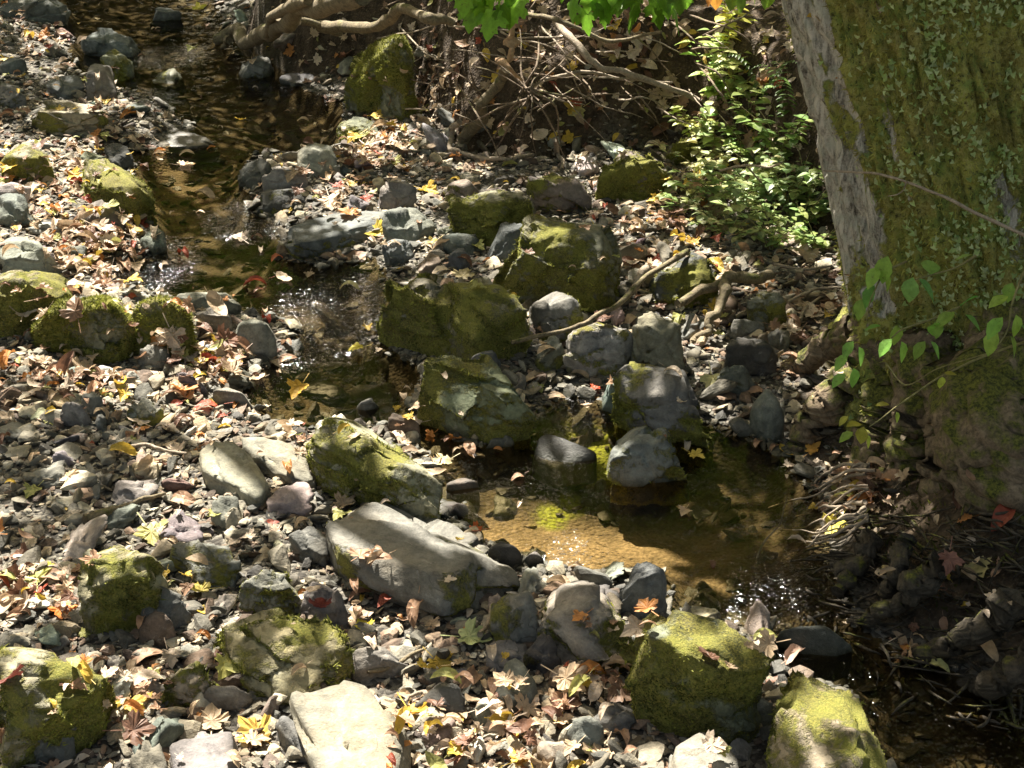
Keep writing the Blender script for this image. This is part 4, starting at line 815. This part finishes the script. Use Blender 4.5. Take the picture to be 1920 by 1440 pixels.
cc = np.repeat(np.array([.10, .19, .03])*rng.uniform(.6, 1.5, (n, 1))+rng.random((n, 1))**3*np.array([.2, .12, 0]), 6, 0)
obj('crown', mesh_np('crown', CV.reshape(-1, 3)-tb, CT, M_CANOPY, False, {'Col': cc}), tree); print('canopy', n)  # unseen crown added as light blocker, its leaves thinned by the sun map
LG = np.array([[int(c) for c in r] for r in """311222232211
651352112211
881352143211
883222344311
677211333111
223251122210
322111211110
332232311211
443154432100""".split()], float)/9
def surf(px, py):
    d = rays(px, py); r = SOL.ray_cast(Vector((0, 0, CAMH)), Vector(d)); return r[0], r[1]
def settle(p, jit=.03):
    x = p.x+rng.normal(0, jit); y = p.y+rng.normal(0, jit); r = SOL.ray_cast(Vector((x, y, p.z+.25)), Vector((0, 0, -1)))
    if r[0] is None: return None, None
    q, n = r[0], r[1]
    if q.z < .003: q = Vector((q.x, q.y, .004)); n = Vector((0, 0, 1))
    return q, n
def leaf_xf(q, n, tilt=.32):
    n = (Vector(n) if n.z > 0 else Vector((0, 0, 1))); n = (n+Vector(rng.normal(0, tilt, 3))+Vector((0, 0, .3))).normalized(); R_ = n.to_track_quat('Z', 'Y').to_matrix()@Matrix.Rotation(rng.uniform(0, 6.28), 3, 'Z')
    return R_
# hand placed leaves: px, py, kind index, colour, size m, label
HL = [(1335,722,0,(.50,.47,.24),.085,'large pale yellow lobed leaf draped over the squarish mossy boulder'),
(880,1205,1,(.40,.44,.20),.075,'large pale green lobed leaf with long stalk below the long grey slab'),(705,440,2,(.55,.42,.06),.09,'big upright yellow leaf below the banded pale stone'),
(962,664,3,(.60,.42,.06),.055,'golden leaf caught between olive boulder and dark triangular stone'),(672,660,4,(.50,.42,.05),.05,'yellow leaf floating left of the shaggy moss boulder'),
(1092,586,5,(.48,.45,.10),.055,'small yellow leaf propped on the long thin stick'),(868,522,6,(.40,.33,.18),.075,'curled tan leaf on top of the shaggy moss boulder'),
(562,735,7,(.50,.30,.04),.075,'amber leaf half under water above the mossy wedge boulder'),(772,1350,0,(.60,.38,.04),.07,'bright golden leaf at the right corner of the bright sunlit slab'),
(482,1385,8,(.55,.36,.08),.075,'golden ribbed leaf between pentagonal stone and narrow dark block'),(378,1112,2,(.42,.34,.07),.06,'dull yellow leaf right of the striped stone'),
(285,1008,1,(.36,.33,.12),.085,'faded yellow lobed leaf beside the undercut mossy boulder'),(893,1003,3,(.45,.10,.02),.045,'orange red leaf at the back edge of the long grey slab'),
(1115,735,4,(.45,.07,.02),.035,'bright red leaf wedged left of the squarish mossy boulder'),(1522,850,5,(.48,.25,.05),.05,'orange lobed leaf by the water below the tree roots'),
(1302,858,6,(.55,.42,.08),.05,'yellow leaf on the right side of the pool boulder'),(1565,992,7,(.62,.52,.10),.07,'bright yellow leaf on the lit root fan'),
(1300,460,8,(.55,.34,.07),.055,'orange yellow leaf below the undergrowth'),(20,1288,0,(.13,.035,.025),.07,'dark red leaf on the bottom left mossy stone'),
(600,1145,1,(.20,.05,.04),.05,'dark red curled leaf beside the angular stone'),(685,1185,2,(.60,.50,.06),.045,'small bright yellow leaf below the long grey slab'),
(428,1255,3,(.48,.44,.12),.06,'pale yellow leaf at the left rim of the huge flat mossy stone'),(95,1072,4,(.65,.55,.05),.03,'tiny bright yellow leaf on gravel left of the undercut mossy boulder'),
(835,870,5,(.60,.50,.28),.06,'cream leaf in the lit pile right of the mossy wedge boulder'),(500,605,12,(.42,.06,.03),.04,'red leaf on the smooth oval stone'),
(1085,210,6,(.46,.40,.15),.075,'pale yellow leaf hanging on the dark root bank'),(1150,110,7,(.35,.28,.10),.06,'dull yellow leaf high on the root bank'),
(370,20,8,(.55,.48,.06),.09,'yellow leaf on the top stream rock'),(655,545,12,(.50,.44,.22),.055,'pale leaf floating beside the sparkling riffle'),
(815,460,3,(.35,.27,.06),.05,'mottled yellow leaf left of the flat grey stone'),(1190,890,0,(.5,.4,.2),.001,''),
(1700,1222,1,(.40,.28,.17),.06,'big tan leaf at the dark water edge below the tree'),(1757,1262,12,(.45,.42,.16),.045,'olive yellow oval leaf afloat on the dark outflow'),
(1835,1068,2,(.42,.36,.16),.06,'yellow tan curled leaf on the dark root mat'),(1775,1055,4,(.22,.10,.07),.06,'reddish brown leaf beside the yellow tan curled leaf on the root mat'),
(1660,1080,10,(.45,.33,.15),.04,'folded tan leaf on the dark root mat left of the reddish brown leaf'),(1490,1235,11,(.40,.27,.20),.055,'folded tan leaf in front of the dark oval stone'),
(120,1150,5,(.55,.18,.03),.06,'orange leaf left of the undercut mossy boulder in the lower left'),(75,1345,6,(.02,.02,.02),.001,''),(270,1300,7,(.42,.27,.18),.06,'curled tan leaf above the pentagonal stone'),
(195,455,5,(.45,.08,.03),.05,'red leaf in the lit litter on the left bank'),(520,490,12,(.40,.12,.05),.04,'rust leaf by the sunken rock')]
nleaf = 0; tot_ind = 300
for (px, py, ki, c, s, lab) in HL:
    if not lab: continue
    q, n = surf(px, py)
    if q is None: continue
    if q.z < .003: q = Vector(on_z(px, py, .005)); n = Vector((0, 0, 1))
    o = obj('fallen_leaf', LM[ki]); o.scale = (s,)*3; o.color = (*c, 1)
    nn = Vector((n.x*.6, n.y*.6-.25, max(n.z, .2)+.25)).normalized() if s > .06 else Vector((n.x, n.y, max(n.z, .2))).normalized()
    o.rotation_euler = (nn.to_track_quat('Z', 'Y').to_matrix()@Matrix.Rotation(rng.uniform(0, 6.28), 3, 'Z')).to_euler(); o.location = q+Vector((0, 0, .012))
    tag(o, lab, 'leaf', 'fallen autumn leaves'); nleaf += 1
acc = Acc(); cand = []
# heaps: centre px, py, spread px, count
HEAPS = [(800,800,42,70),(850,850,30,25),(730,235,55,120),(700,290,50,90),(60,560,40,30),(170,470,60,110),(230,520,50,90),(60,340,60,90),(120,440,60,100),(400,680,60,80),(140,280,70,80),(620,300,50,60),(640,360,60,70),(1180,440,60,60),
 (250,1330,60,60),(70,1130,50,50),(800,1400,70,90),(960,1350,70,70),(1120,1290,50,50),(1150,1250,40,25),(1330,1400,50,50),(1420,620,60,50),(1540,600,40,40),(1300,370,50,60),(1250,80,80,50),(1060,60,90,25),(1350,250,60,60),(1290,420,60,50),(1100,160,90,25),(780,180,40,30),(1600,930,32,70),(560,850,40,40),(300,620,60,50),(150,690,80,80),(580,1160,40,25),(700,1150,50,30),(90,80,40,40),(330,1100,40,15),(1650,1060,70,12),(1760,1130,90,20),(1850,1030,60,8),(1680,1220,40,8)]
for (hx, hy, sd, cnt) in HEAPS:
    for _ in range(cnt): cand.append((rng.normal(hx, sd), rng.normal(hy, sd*.55), 1))
for _ in range(35000):
    px, py = rng.uniform(-560, 2050), rng.uniform(-20, 1560)
    if rng.random() < grid(LG, np.array([px]), np.array([py]))[0]*min(1, .32*(1200/(py+420))**1.4)*1.0: cand.append((px, py, 0))
HA_ = np.array(HERO)
print('leaf candidates', len(cand)); rng.shuffle(cand); L = []
for px, py, hp in cand:
    q, n = surf(px, py)
    if q is None or q.y > 14: continue
    if q.x > 1.05 and q.z > .45 and q.y < 4.8: continue
    if q.z < -.01 and rng.random() < .82: continue
    if q.z-tz(q.x, q.y) > .03 and rng.random() < .84: continue
    if rng.random() < .55 and (np.hypot(HA_[:, 0]-q.x, HA_[:, 1]-q.y)-HA_[:, 2]*1.05).min() < 0: continue
    q, n = settle(q)
    if q is None: continue
    L.append((q, n, px, py, hp))
L.sort(key=lambda e: -1/(e[0].y)*(.7+.6*((e[2]*7.3) % 1)))
for (q, n, px, py, hp) in L:
    ki = int(rng.choice(9)) if rng.random() < .42 else int(rng.choice(7))+9; s = float(np.clip(rng.lognormal(math.log(.037), .45), .014, .085)); 
    if ki >= 9: s *= .85
    if q.y < 4.2: s *= .82
    ci = int(rng.choice(8, p=LCp)); c = np.array(LC[ci][0])*rng.uniform(.75, 1.2)
    M = leaf_xf(q, n, .4 if hp else .2); off = Vector((0, 0, rng.uniform(.004, .05 if hp else .02))) if q.z > .006 else Vector((0, 0, 0))
    ax, ay = to_px(np.array(q)); vis = 0 < ax < 1920 and 0 < ay < 1440
    if nleaf < tot_ind and vis:
        o = obj('fallen_leaf', LM[ki]); o.scale = (s, s, s); o.rotation_euler = M.to_euler(); o.location = q+off; o.color = (*c, 1)
        tag(o, None, 'leaf', 'fallen autumn leaves'); PENDING.append((o, LC[ci][1]+' '+LK[ki][3]+' leaf', near_phrase(float(ax), float(ay)), float(ax), float(ay))); nleaf += 1
    else:
        acc.add((LK[ki][1]*s)@np.array(M).T+np.array(q+off), T=LK[ki][2], c=c)
flush(); acc.build('leaf_litter', M_LITTER, smooth=False); tag(bpy.data.objects['leaf_litter'], 'scattered small dry autumn leaves over stones, gravel and bank', kind='stuff')
# ---------------------------------------------------------------- roots, branches, sticks
def stick(name, label, cat, paths, mat, group=None, childname=None, seg=14):
    """paths: list of (points, r0, r1); the first is the stem, others forks"""
    P0 = paths[0][0][0]; a = Acc()
    for q, (p, r0, r1) in enumerate(paths):
        tube(a, p, r0, r1, seg if r0 > .012 else 6, 8, r0*1.6, .22, q*3+len(label))
    o = a.build(name, mat, None, True, P0); o.location = P0; return tag(o, label, cat, group)
g_ = PG
stick('root', 'thick twisted grey root bending down over the upper stream at the top', 'root', [([g_(405,75,.05),g_(440,60,.10),g_(470,78,.16),g_(500,66,.2),g_(540,30,.28),g_(600,8,.34),g_(680,-8,.4)], .035, .05),([g_(500,66,.2),g_(520,20,.3),g_(580,0,.36)], .022, .03),([g_(430,75,.12),g_(415,90,.02)], .022, .01)], M_LOG, 'exposed roots along the bank')
stick('root', 'long pale root running level under the maple leaves at the top', 'root', [([g_(600,50,.14),g_(680,48,.2),g_(740,32,.25),g_(800,28,.3),g_(850,42,.2)], .03, .022),([g_(560,40,.2),g_(640,62,.12)], .02, .015)], M_LOG, 'exposed roots along the bank')
stick('root', 'broad dark root slanting down the dark cavity of the bank', 'root', [([g_(948,130,.12),g_(930,160,.1),g_(900,215,.08),g_(868,262,.03)], .022, .030)], M_LOG, 'exposed roots along the bank')
stick('root', 'curved pale root hooking round the foot of the bank cavity', 'root', [([g_(862,228,.10),g_(846,250,.09),g_(850,280,.05),g_(885,292,.03),g_(940,300,.04),g_(1000,290,.05)], .014, .008)], M_PALE, 'exposed roots along the bank')
stick('root', 'bleached forked root stub hanging at the right of the cavity', 'root', [([g_(1040,262,.12),g_(1050,285,.07),g_(1054,318,.01)], .012, .009),([g_(1045,270,.1),g_(1038,290,.06)], .008, .004)], M_PALE, 'exposed roots along the bank')
stick('branch', 'long bare branch sloping down to the right across the bank', 'branch', [([g_(1040,40,.12),g_(1100,100,.12),g_(1150,130,.10),g_(1230,155,.1),g_(1310,188,.06)], .016, .012),([g_(1020,150,.1),g_(1100,135,.1),g_(1180,150,.08),g_(1260,155,.08)], .009, .006)], M_PALE, 'fallen branches')
stick('branch', 'thin straight branch across the top right of the bank', 'branch', [([g_(980,25,.14),g_(1060,45,.2),g_(1150,80,.15),g_(1240,60,.2)], .012, .008)], M_LOG, 'fallen branches')
stick('branch', 'knobbly crooked branch reaching from the rocks to the tree foot', 'branch', [([g_(1270,570,.10),g_(1330,545,.10),g_(1362,528,.12),g_(1400,522,.12),g_(1445,515,.10)], .016, .022),([g_(1362,528,.12),g_(1338,570,.10),g_(1325,610,.06),g_(1300,640,.02)], .022, .012)], M_LOG, 'fallen branches')
stick('stick', 'long thin stick leaning from the olive boulder up to the right', 'stick', [([g_(960,642,.16),g_(1040,622,.16),g_(1110,600,.18),g_(1165,565,.2),g_(1215,520,.2),g_(1290,470,.16)], .0065, .011)], M_LOG, 'sticks')
stick('stick', 'pale forked twig below the undergrowth', 'stick', [([g_(1350,320,.2),g_(1400,310,.22),g_(1440,312,.2),g_(1465,305,.22)], .006, .004),([g_(1400,310,.22),g_(1430,345,.12)], .004, .003)], M_PALE, 'sticks')
stick('stick', 'white split stick lying left of the crooked branch', 'stick', [([g_(1175,552,.06),g_(1195,530,.1),g_(1215,502,.12)], .012, .018)], M_PALE, 'sticks')
for q, (p, lab) in enumerate([([(1450,495),(1500,505),(1560,498)], 'pale twig tangle left of the tree foot'),([(1470,570),(1530,545),(1590,540)], 'second pale twig below the tangle left of the tree foot'),([(1500,600),(1520,570),(1550,555)], 'short branched twig by the tree foot'),
    ([(160,975),(230,950),(310,925)], 'flat strip of dark wood on the left gravel'),([(690,1260),(740,1245),(800,1215)], 'dark broken stick beside the thin flat stone'),([(900,1190),(915,1160),(925,1130)], 'thin stalk beside the rounded grey stone'),
    ([(1070,1265),(1090,1240),(1105,1218)], 'short pale stick in front of the half mossy pale stone'),([(830,1320),(790,1300),(760,1315)], 'thin twig at the concave edged stone'),([(210,835),(270,838),(350,850)], 'long thin flat stick on the left gravel'),
    ([(840,1000),(870,1010),(900,1035)], 'pale twig at the back corner of the long grey slab')]):
    stick('stick', lab, 'stick', [([g_(a, b, .035) for a, b in p], .007 if q != 3 else .014, .004)], M_PALE if q not in (3, 4) else M_LOG, 'sticks')
# fine hanging roots of the cut bank: stems fanning out from a few knots
rt = empty('root_tangle', PG(1000, 180)); tag(rt, 'tangle of thin hanging roots fanning out over the dark hollow in the bank', 'roots'); nroot = 0
def fine(p, r, mat=M_ROOT):
    global nroot
    a = Acc(); tube(a, p, r, r*.45, 6, 8, .012, .25, nroot+3); a.build('root', mat, rt, True, rt.location); nroot += 1
kn = (995, 180)
for (ex, ey) in [(910,275),(925,290),(860,240),(960,300),(1005,290),(1050,260),(1060,300),(945,230),(880,205),(1030,120),(1010,60),(975,50),(1060,110),(900,100),(870,120),(1095,190),(1040,180)]:
    sx, sy = kn[0]+rng.normal(0, 12), kn[1]+rng.normal(0, 15); p = [g_(sx, sy, .16), g_((sx+ex)/2+rng.normal(0, 8), (sy+ey)/2+rng.normal(0, 8)-8, .17), g_(ex, ey, .04 if ey > sy else .15)]
    fine(p, rng.uniform(.0035, .008))
for _ in range(52):
    sx, sy = rng.uniform(660, 1330), rng.uniform(10, 210); l = rng.uniform(50, 170); an = rng.normal(.35 if sx > 1000 else -.2, .6)
    fine([g_(sx, sy, .08), g_(sx+l*.5*math.cos(an), sy+l*.45*math.sin(an)+rng.normal(0, 8), .13), g_(sx+l*math.cos(an), min(sy+l*math.sin(an), 300), .05)], rng.uniform(.0025, .006), M_ROOT if rng.random() < .6 else M_PALE)
pw = Acc()
Pp = [g_(958,45,.2), g_(960,90,.2), g_(955,112,.19)]; tube(pw, Pp, .045, .035, 10, 6, .01, .2, 4, flat=.35)
tube(pw, [g_(935,112,.2), g_(955,125,.2), g_(978,150,.17)], .028, .020, 10, 6, .01, .3, 5, flat=.35)
o = pw.build('broken_wood', M_BARE, None, True, Pp[0]); o.location = Pp[0]; tag(o, 'piece of peeled orange brown wood snagged at the top of the root tangle', 'wood')
# lit fan of roots by the pool and the dark root mat under the tree
fan = empty('root_fan', PG(1600, 900)); tag(fan, 'fan of pinkish sunlit roots reaching into the pool from the tree foot', 'roots')
for q in range(16):
    a = Acc(); y0 = 862+rng.uniform(0, 115); w_ = rng.normal(0, 9, 4); p = [g_(1628+rng.normal(0, 8), y0+w_[0], .06), g_(1588, y0+10+w_[1], rng.uniform(.03, .08)), g_(1545, y0+30+w_[2], rng.uniform(.02, .06)), g_(1500+rng.normal(0, 30), y0+52+w_[3], .0)]
    tube(a, p, rng.uniform(.003, .008), .002, 8, 8, .014, .2, q); a.build('root', M_PALE, fan, True, fan.location)
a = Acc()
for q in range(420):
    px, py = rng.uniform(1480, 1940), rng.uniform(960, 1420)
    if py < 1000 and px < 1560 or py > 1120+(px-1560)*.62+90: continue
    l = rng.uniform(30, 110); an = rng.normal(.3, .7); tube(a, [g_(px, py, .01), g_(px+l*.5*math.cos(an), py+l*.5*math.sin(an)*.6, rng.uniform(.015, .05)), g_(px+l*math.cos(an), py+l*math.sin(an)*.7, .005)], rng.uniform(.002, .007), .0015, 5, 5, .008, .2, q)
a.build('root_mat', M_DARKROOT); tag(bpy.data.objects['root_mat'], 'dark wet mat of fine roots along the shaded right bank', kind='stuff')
# mossy mounds of the shaded bank
gsel = Q[(DB[Q].min(1) > .03)&(ys[Q].max(1) < 5.2)&(xs[Q].max(1) < 2.6)&(xs[Q].min(1) > .6)]; gT = np.concatenate([gsel[:, [0, 1, 2]], gsel[:, [0, 2, 3]]])
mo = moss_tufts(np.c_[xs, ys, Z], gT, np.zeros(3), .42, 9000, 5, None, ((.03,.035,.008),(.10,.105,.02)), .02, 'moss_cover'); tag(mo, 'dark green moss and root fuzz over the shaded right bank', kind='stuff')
# ---------------------------------------------------------------- green plants
def blade_leaf(acc, P, d, s, w_, c, droop=.3, lobed=False):
    d = np.asarray(d, float); d /= np.linalg.norm(d)+1e-9; side = np.cross(d, [0, 0, 1.]); side /= np.linalg.norm(side)+1e-9; up = np.cross(side, d)
    if lobed:
        O = leaf_outline('maple'); O = np.c_[O[:, 0], O[:, 1]+.3]*s*1.2; m = len(O); V = [P+O0*0 for O0 in ()]
        V = np.vstack([[P+d*s*.35], P+O[:, 0:1]*side+O[:, 1:2]*d-(O[:, 1:2]**2/s*droop)*up-(np.abs(O[:, 0:1])*.25)*up]); acc.add(V, T=[(0, 1+i, 1+(i+1) % m) for i in range(m)], c=c); return
    t = np.array([0, .25, .5, .78, 1.]); w = np.array([.02, .8, 1, .6, 0])*w_*s; C = P+t[:, None]*d*s-(t**2)[:, None]*up*s*droop
    V = np.vstack([C, C+w[:, None]*side+.15*w[:, None]*up, C-w[:, None]*side+.15*w[:, None]*up]); T = []
    Qd = [(i, i+1, 5+i+1, 5+i) for i in range(4)]+[(i, 10+i, 10+i+1, i+1) for i in range(4)]; acc.add(V, Q=Qd, c=c)
def plant(name, label, base, h, nst, nl, ls, colr, spread=.12, group=None, cat='plant', w_=.35, lean=(0, 0)):
    root = empty(name, base); tag(root, label, cat, group); st = Acc(); lf = Acc()
    for s in range(nst):
        a = rng.uniform(0, 6.28); e = np.array([math.cos(a)*spread*rng.uniform(.3, 1)+lean[0], math.sin(a)*spread*rng.uniform(.3, 1)+lean[1], h*rng.uniform(.6, 1.1)])
        C = [np.zeros(3), e*[.3, .3, .55], e]; tube(st, C, .003, .0012, 5, 5, .006, .1, s)
        for k in range(nl):
            t = rng.uniform(.25, 1); P = np.array([0, 0, 0])+e*[t**1.4, t**1.4, t]; an = rng.uniform(0, 6.28)
            d = [math.cos(an), math.sin(an), rng.uniform(-.1, .5)]; blade_leaf(lf, P+rng.normal(0, .006, 3), d, ls*rng.uniform(.5, 2.4), w_, np.array(colr)*rng.uniform(.65, 1.35)*np.array([rng.uniform(.85, 1.25), 1, 1]))
    st.build('stem', M_STEM, root); lf.build('foliage', M_GREEN, root, False); return root
UP = [(1345,200,.30,5,14,.035,(.17,.28,.05),'pale leafy seedling on the bank beside the trunk top'),(1360,110,.35,4,12,.03,(.32,.36,.05),'yellow green sapling sprig high left of the trunk'),
(1340,300,.22,6,16,.028,(.20,.27,.09),'low speckled sunlit plant above the mossy ledge stone'),(1400,320,.25,7,16,.026,(.12,.22,.05),'bushy green plant in the centre of the undergrowth'),
(1460,310,.28,6,16,.03,(.09,.17,.035),'dark green plant against the trunk edge'),(1350,390,.20,7,16,.022,(.16,.25,.09),'fine leaved plant above the yellow leaf of the litter'),(1420,400,.24,7,18,.024,(.17,.25,.11),'silvery leaved plant below the bushy green plant'),
(1480,420,.24,6,16,.024,(.09,.17,.05),'shaded plant at the foot of the trunk'),(1300,260,.16,5,12,.022,(.24,.30,.07),'low yellow green plant right of the saddle rock'),(1445,470,.18,6,14,.022,(.12,.20,.06),'small green plant above the crooked branch'),
(1510,380,.25,5,14,.022,(.07,.14,.03),'narrow dark plant touching the bark'),(1280,400,.14,5,12,.02,(.12,.20,.05),'small weed right of the largest mossy boulder'),(1400,235,.22,5,14,.026,(.13,.22,.05),'green plant under the fern'),(1530,470,.16,5,12,.02,(.11,.19,.05),'tuft of weeds at the tree foot'),
(1310,330,.15,6,16,.024,(.24,.28,.13),'pale sprawling plant left of the speckled sunlit plant'),(1370,450,.13,6,16,.02,(.16,.22,.08),'low creeping plant above the dark mossy rock'),(1330,420,.13,5,14,.02,(.20,.24,.12),'pale creeping weed right of the small weed'),
(1380,200,.28,5,16,.034,(.26,.32,.12),'tall pale plant with broad sunlit leaves'),(1440,370,.22,7,18,.026,(.24,.30,.15),'silver speckled plant in the middle of the undergrowth'),(1500,440,.2,6,14,.024,(.14,.22,.07),'green plant left of the weeds at the tree foot'),(1300,370,.10,5,12,.02,(.20,.26,.10),'small pale plant by the saddle rock')]
for (px, py, h, ns, nl, ls, c, lab) in UP:
    b = PG(px, py); plant('undergrowth_plant', lab, (b[0], b[1], b[2]-.01), h*1.1, ns+2, nl, ls*1.15, tuple(np.array(c)*1.35+np.array((.10, .09, .045))), .24, 'undergrowth plants beside the tree')
# ferns
for (px, py, lab) in [(1430,190,'dark green fern beside the trunk'),(1480,220,'second fern pressed against the trunk edge')]:
    b = PG(px, py); fr = empty('fern', b); tag(fr, lab, 'fern', 'ferns beside the tree'); f_ = Acc()
    for q in range(6):
        an = rng.uniform(0, 6.28); 
        for k in range(14):
            t = k/14; P = np.array([math.cos(an)*t*.2, math.sin(an)*t*.2, .18*math.sin(t*2.2)+.03])
            for sgn in (-1, 1): blade_leaf(f_, P, [math.cos(an+sgn*1.3), math.sin(an+sgn*1.3), 0], .06*(1-t*.8), .16, np.array((.10, .18, .03))*rng.uniform(.7, 1.3))
    f_.build('frond', M_GREEN, fr, False)
# grass wisps among boulders
# overhanging maple twigs at the top edge: px list of leaves, depth
def sprig(name, label, stems, leaves, cat='branch', group=None, mat=M_STEM, lobed=True):
    o0 = Vector(stems[0][0]); root = empty(name, o0); tag(root, label, cat, group); st = Acc()
    for q, s_ in enumerate(stems): tube(st, [np.array(p) for p in s_], .0035, .0015, 6, 6, .004, .1, q)
    st.build('stem', mat, root, True, o0); lf = Acc()
    for (P, d, s, c) in leaves: blade_leaf(lf, np.array(P), d, s, .38, c, .25, lobed)
    lf.build('foliage', M_GREEN, root, False, o0); return root
def mk(list_, Y, col, s0, lob=True):
    out = []
    for (x, y) in list_:
        P = at_y(x, y, Y+rng.normal(0, .05)); out.append((P, (rng.normal(0, .5), -.35+rng.normal(0, .3), -1+rng.normal(0, .25)), s0*rng.uniform(.8, 1.25), np.array(col)*rng.uniform(.7, 1.35)))
    return out
sprig('maple_twig', 'hanging twig of green maple leaves at the top beside the peeled wood', [[at_y(900,-160,5), at_y(930,-60,5), at_y(935,10,5)],[at_y(930,-60,5), at_y(890,-20,5)]], mk([(885,12),(905,2),(925,18),(940,8),(975,0),(895,-8),(955,-25),(870,-30),(915,-35),(935,-30),(965,-30)],5,(.16,.32,.025),.065), 'branch', 'overhanging maple twigs')
sprig('maple_twig', 'hanging twig of dark green maple leaves right of the peeled wood', [[at_y(1080,-170,5.2), at_y(1110,-60,5.2), at_y(1120,0,5.2)],[at_y(1110,-60,5.2), at_y(1210,-30,5.2), at_y(1270,-5,5.2)]], mk([(1075,-2),(1095,14),(1125,5),(1165,-2),(1190,8),(1230,-4),(1262,12),(1130,-15),(1160,-22),(1190,-20),(1150,-40),(1105,-35),(1220,-18),(1250,-5),(1275,-18),(1240,-30),(1290,-25),(1060,-35)],5.2,(.13,.27,.025),.068), 'branch', 'overhanging maple twigs')
sprig('maple_twig', 'overhanging twig with long yellow green leaves left of the trunk top', [[at_y(1400,-200,4.9), at_y(1400,-60,4.9), at_y(1420,0,4.9)]], mk([(1375,-15),(1395,-8),(1412,-22),(1430,-10),(1445,-20),(1420,-30),(1385,-30)],4.9,(.16,.28,.03),.055,False)+[(at_y(1345,-28,4.9),(-.15,-.2,-1),.08,np.array((.55,.26,.05))),(at_y(1340,-30,4.9),(-.5,-.2,-1),.075,np.array((.50,.24,.06)))], 'branch', 'overhanging maple twigs', lobed=False)
# climbing seedlings in front of the trunk
def vine(label, stem, leaves, Y, col=(.18, .38, .06), s0=.044):
    st = [[at_y(x, y, Y-.03*i_) for i_, (x, y) in enumerate(stem)]]; lv = []
    for (x, y, s, dx, dz) in leaves:
        lv.append((at_y(x, y, Y-.04+rng.normal(0, .015)), (dx, -.25, dz), s0*s, np.array(col)*rng.uniform(.75, 1.3)*np.array([rng.uniform(.8, 1.4), 1, 1])))
    return sprig('climbing_vine', label, st, lv, 'vine', 'vines hanging on the mossy trunk', lobed=False)
vine('vine with five big green leaves crossing the bark edge', [(1700,490),(1660,510),(1635,560),(1625,600)], [(1665,480,1.7,-.3,-1),(1650,500,1.5,-.5,-.6),(1640,535,1.5,-.6,-1),(1620,560,1.4,-.4,-1),(1660,510,1.3,.4,-1)], 3.6)
vine('vine with a trio of broad rounded leaves on the mossy trunk', [(1830,480),(1780,505),(1715,525)], [(1745,515,1.5,-.15,.7),(1712,520,1.5,-.2,-1),(1722,522,1.7,.7,-.6),(1790,490,1,.5,.6)], 3.5, (.18,.36,.09))
vine('vine of pale lower leaves sweeping down across the roots', [(1925,640),(1850,665),(1760,710),(1680,765),(1630,800)], [(1630,780,1.2,-.3,.4),(1640,760,1.1,.5,.3),(1615,795,1.3,-.6,.2),(1620,800,1.4,-.2,-.8),(1600,810,1.3,-.8,-.3),(1625,815,1.2,.4,-1),(1765,705,1,.1,-1),(1770,700,.9,.8,.2),(1590,780,1,-.8,-.6),(1680,772,.9,.3,-.8)], 3.35, (.30,.38,.06), .034)
vine('vine with scattered green leaflets at the middle of the trunk foot', [(1800,575),(1740,600),(1690,620),(1660,650)], [(1800,575,1.4,.3,.6),(1790,585,1.5,-.8,-.4),(1810,590,1.4,.8,-.5),(1765,600,1.2,-.4,-1),(1735,640,1.3,-.6,-.7),(1745,640,1.3,.6,-.7),(1750,630,1.3,0,1),(1680,610,1.3,.1,-1),(1672,635,1.3,-.6,-.6),(1690,640,1.4,.3,-1),(1600,640,1.2,-.5,-.6),(1610,650,1.3,.4,-1),(1590,665,1.3,-.7,-.6),(1600,690,1.3,.2,-1),(1585,700,1.2,-.6,-.4),(1620,620,1.1,.5,.5)], 3.45, (.18,.38,.07), .042)
vine('vine of green leaves at the right edge of the picture', [(1925,500),(1900,560),(1890,620),(1870,650)], [(1898,530,1.2,-.3,-1),(1890,555,1.3,-.8,-.2),(1905,590,1.4,.2,-1),(1880,595,1.5,-.6,-.6),(1870,620,1.6,-.5,-1),(1895,630,1.4,.5,-1),(1915,610,1.3,.6,-.4)], 3.3, (.18,.36,.06), .042)
stick('twig', 'long bare twig arching across the mossy trunk from its left edge', 'twig', [([at_y(1545,320,3.95), at_y(1640,325,3.72), at_y(1720,348,3.6), at_y(1800,385,3.5), at_y(1930,445,3.4)], .0028, .0045),([at_y(1700,340,3.62), at_y(1690,362,3.62), at_y(1665,368,3.64)], .002, .001)], M_PALE)
stick('twig', 'thin curved tendril hanging below the trunk foot', 'twig', [([at_y(1660,680,3.55), at_y(1700,722,3.5), at_y(1760,690,3.45), at_y(1860,660,3.35), at_y(1925,640,3.3)], .002, .002)], M_STEM)
stick('twig', 'dark thin stem rising from the pool edge left of the sparkling outflow', 'twig', [([g_(1415,1065,.0), g_(1430,1020,.06), g_(1460,985,.12), g_(1475,935,.2)], .003, .0015)], M_LOG)
print('done', len(bpy.data.objects))
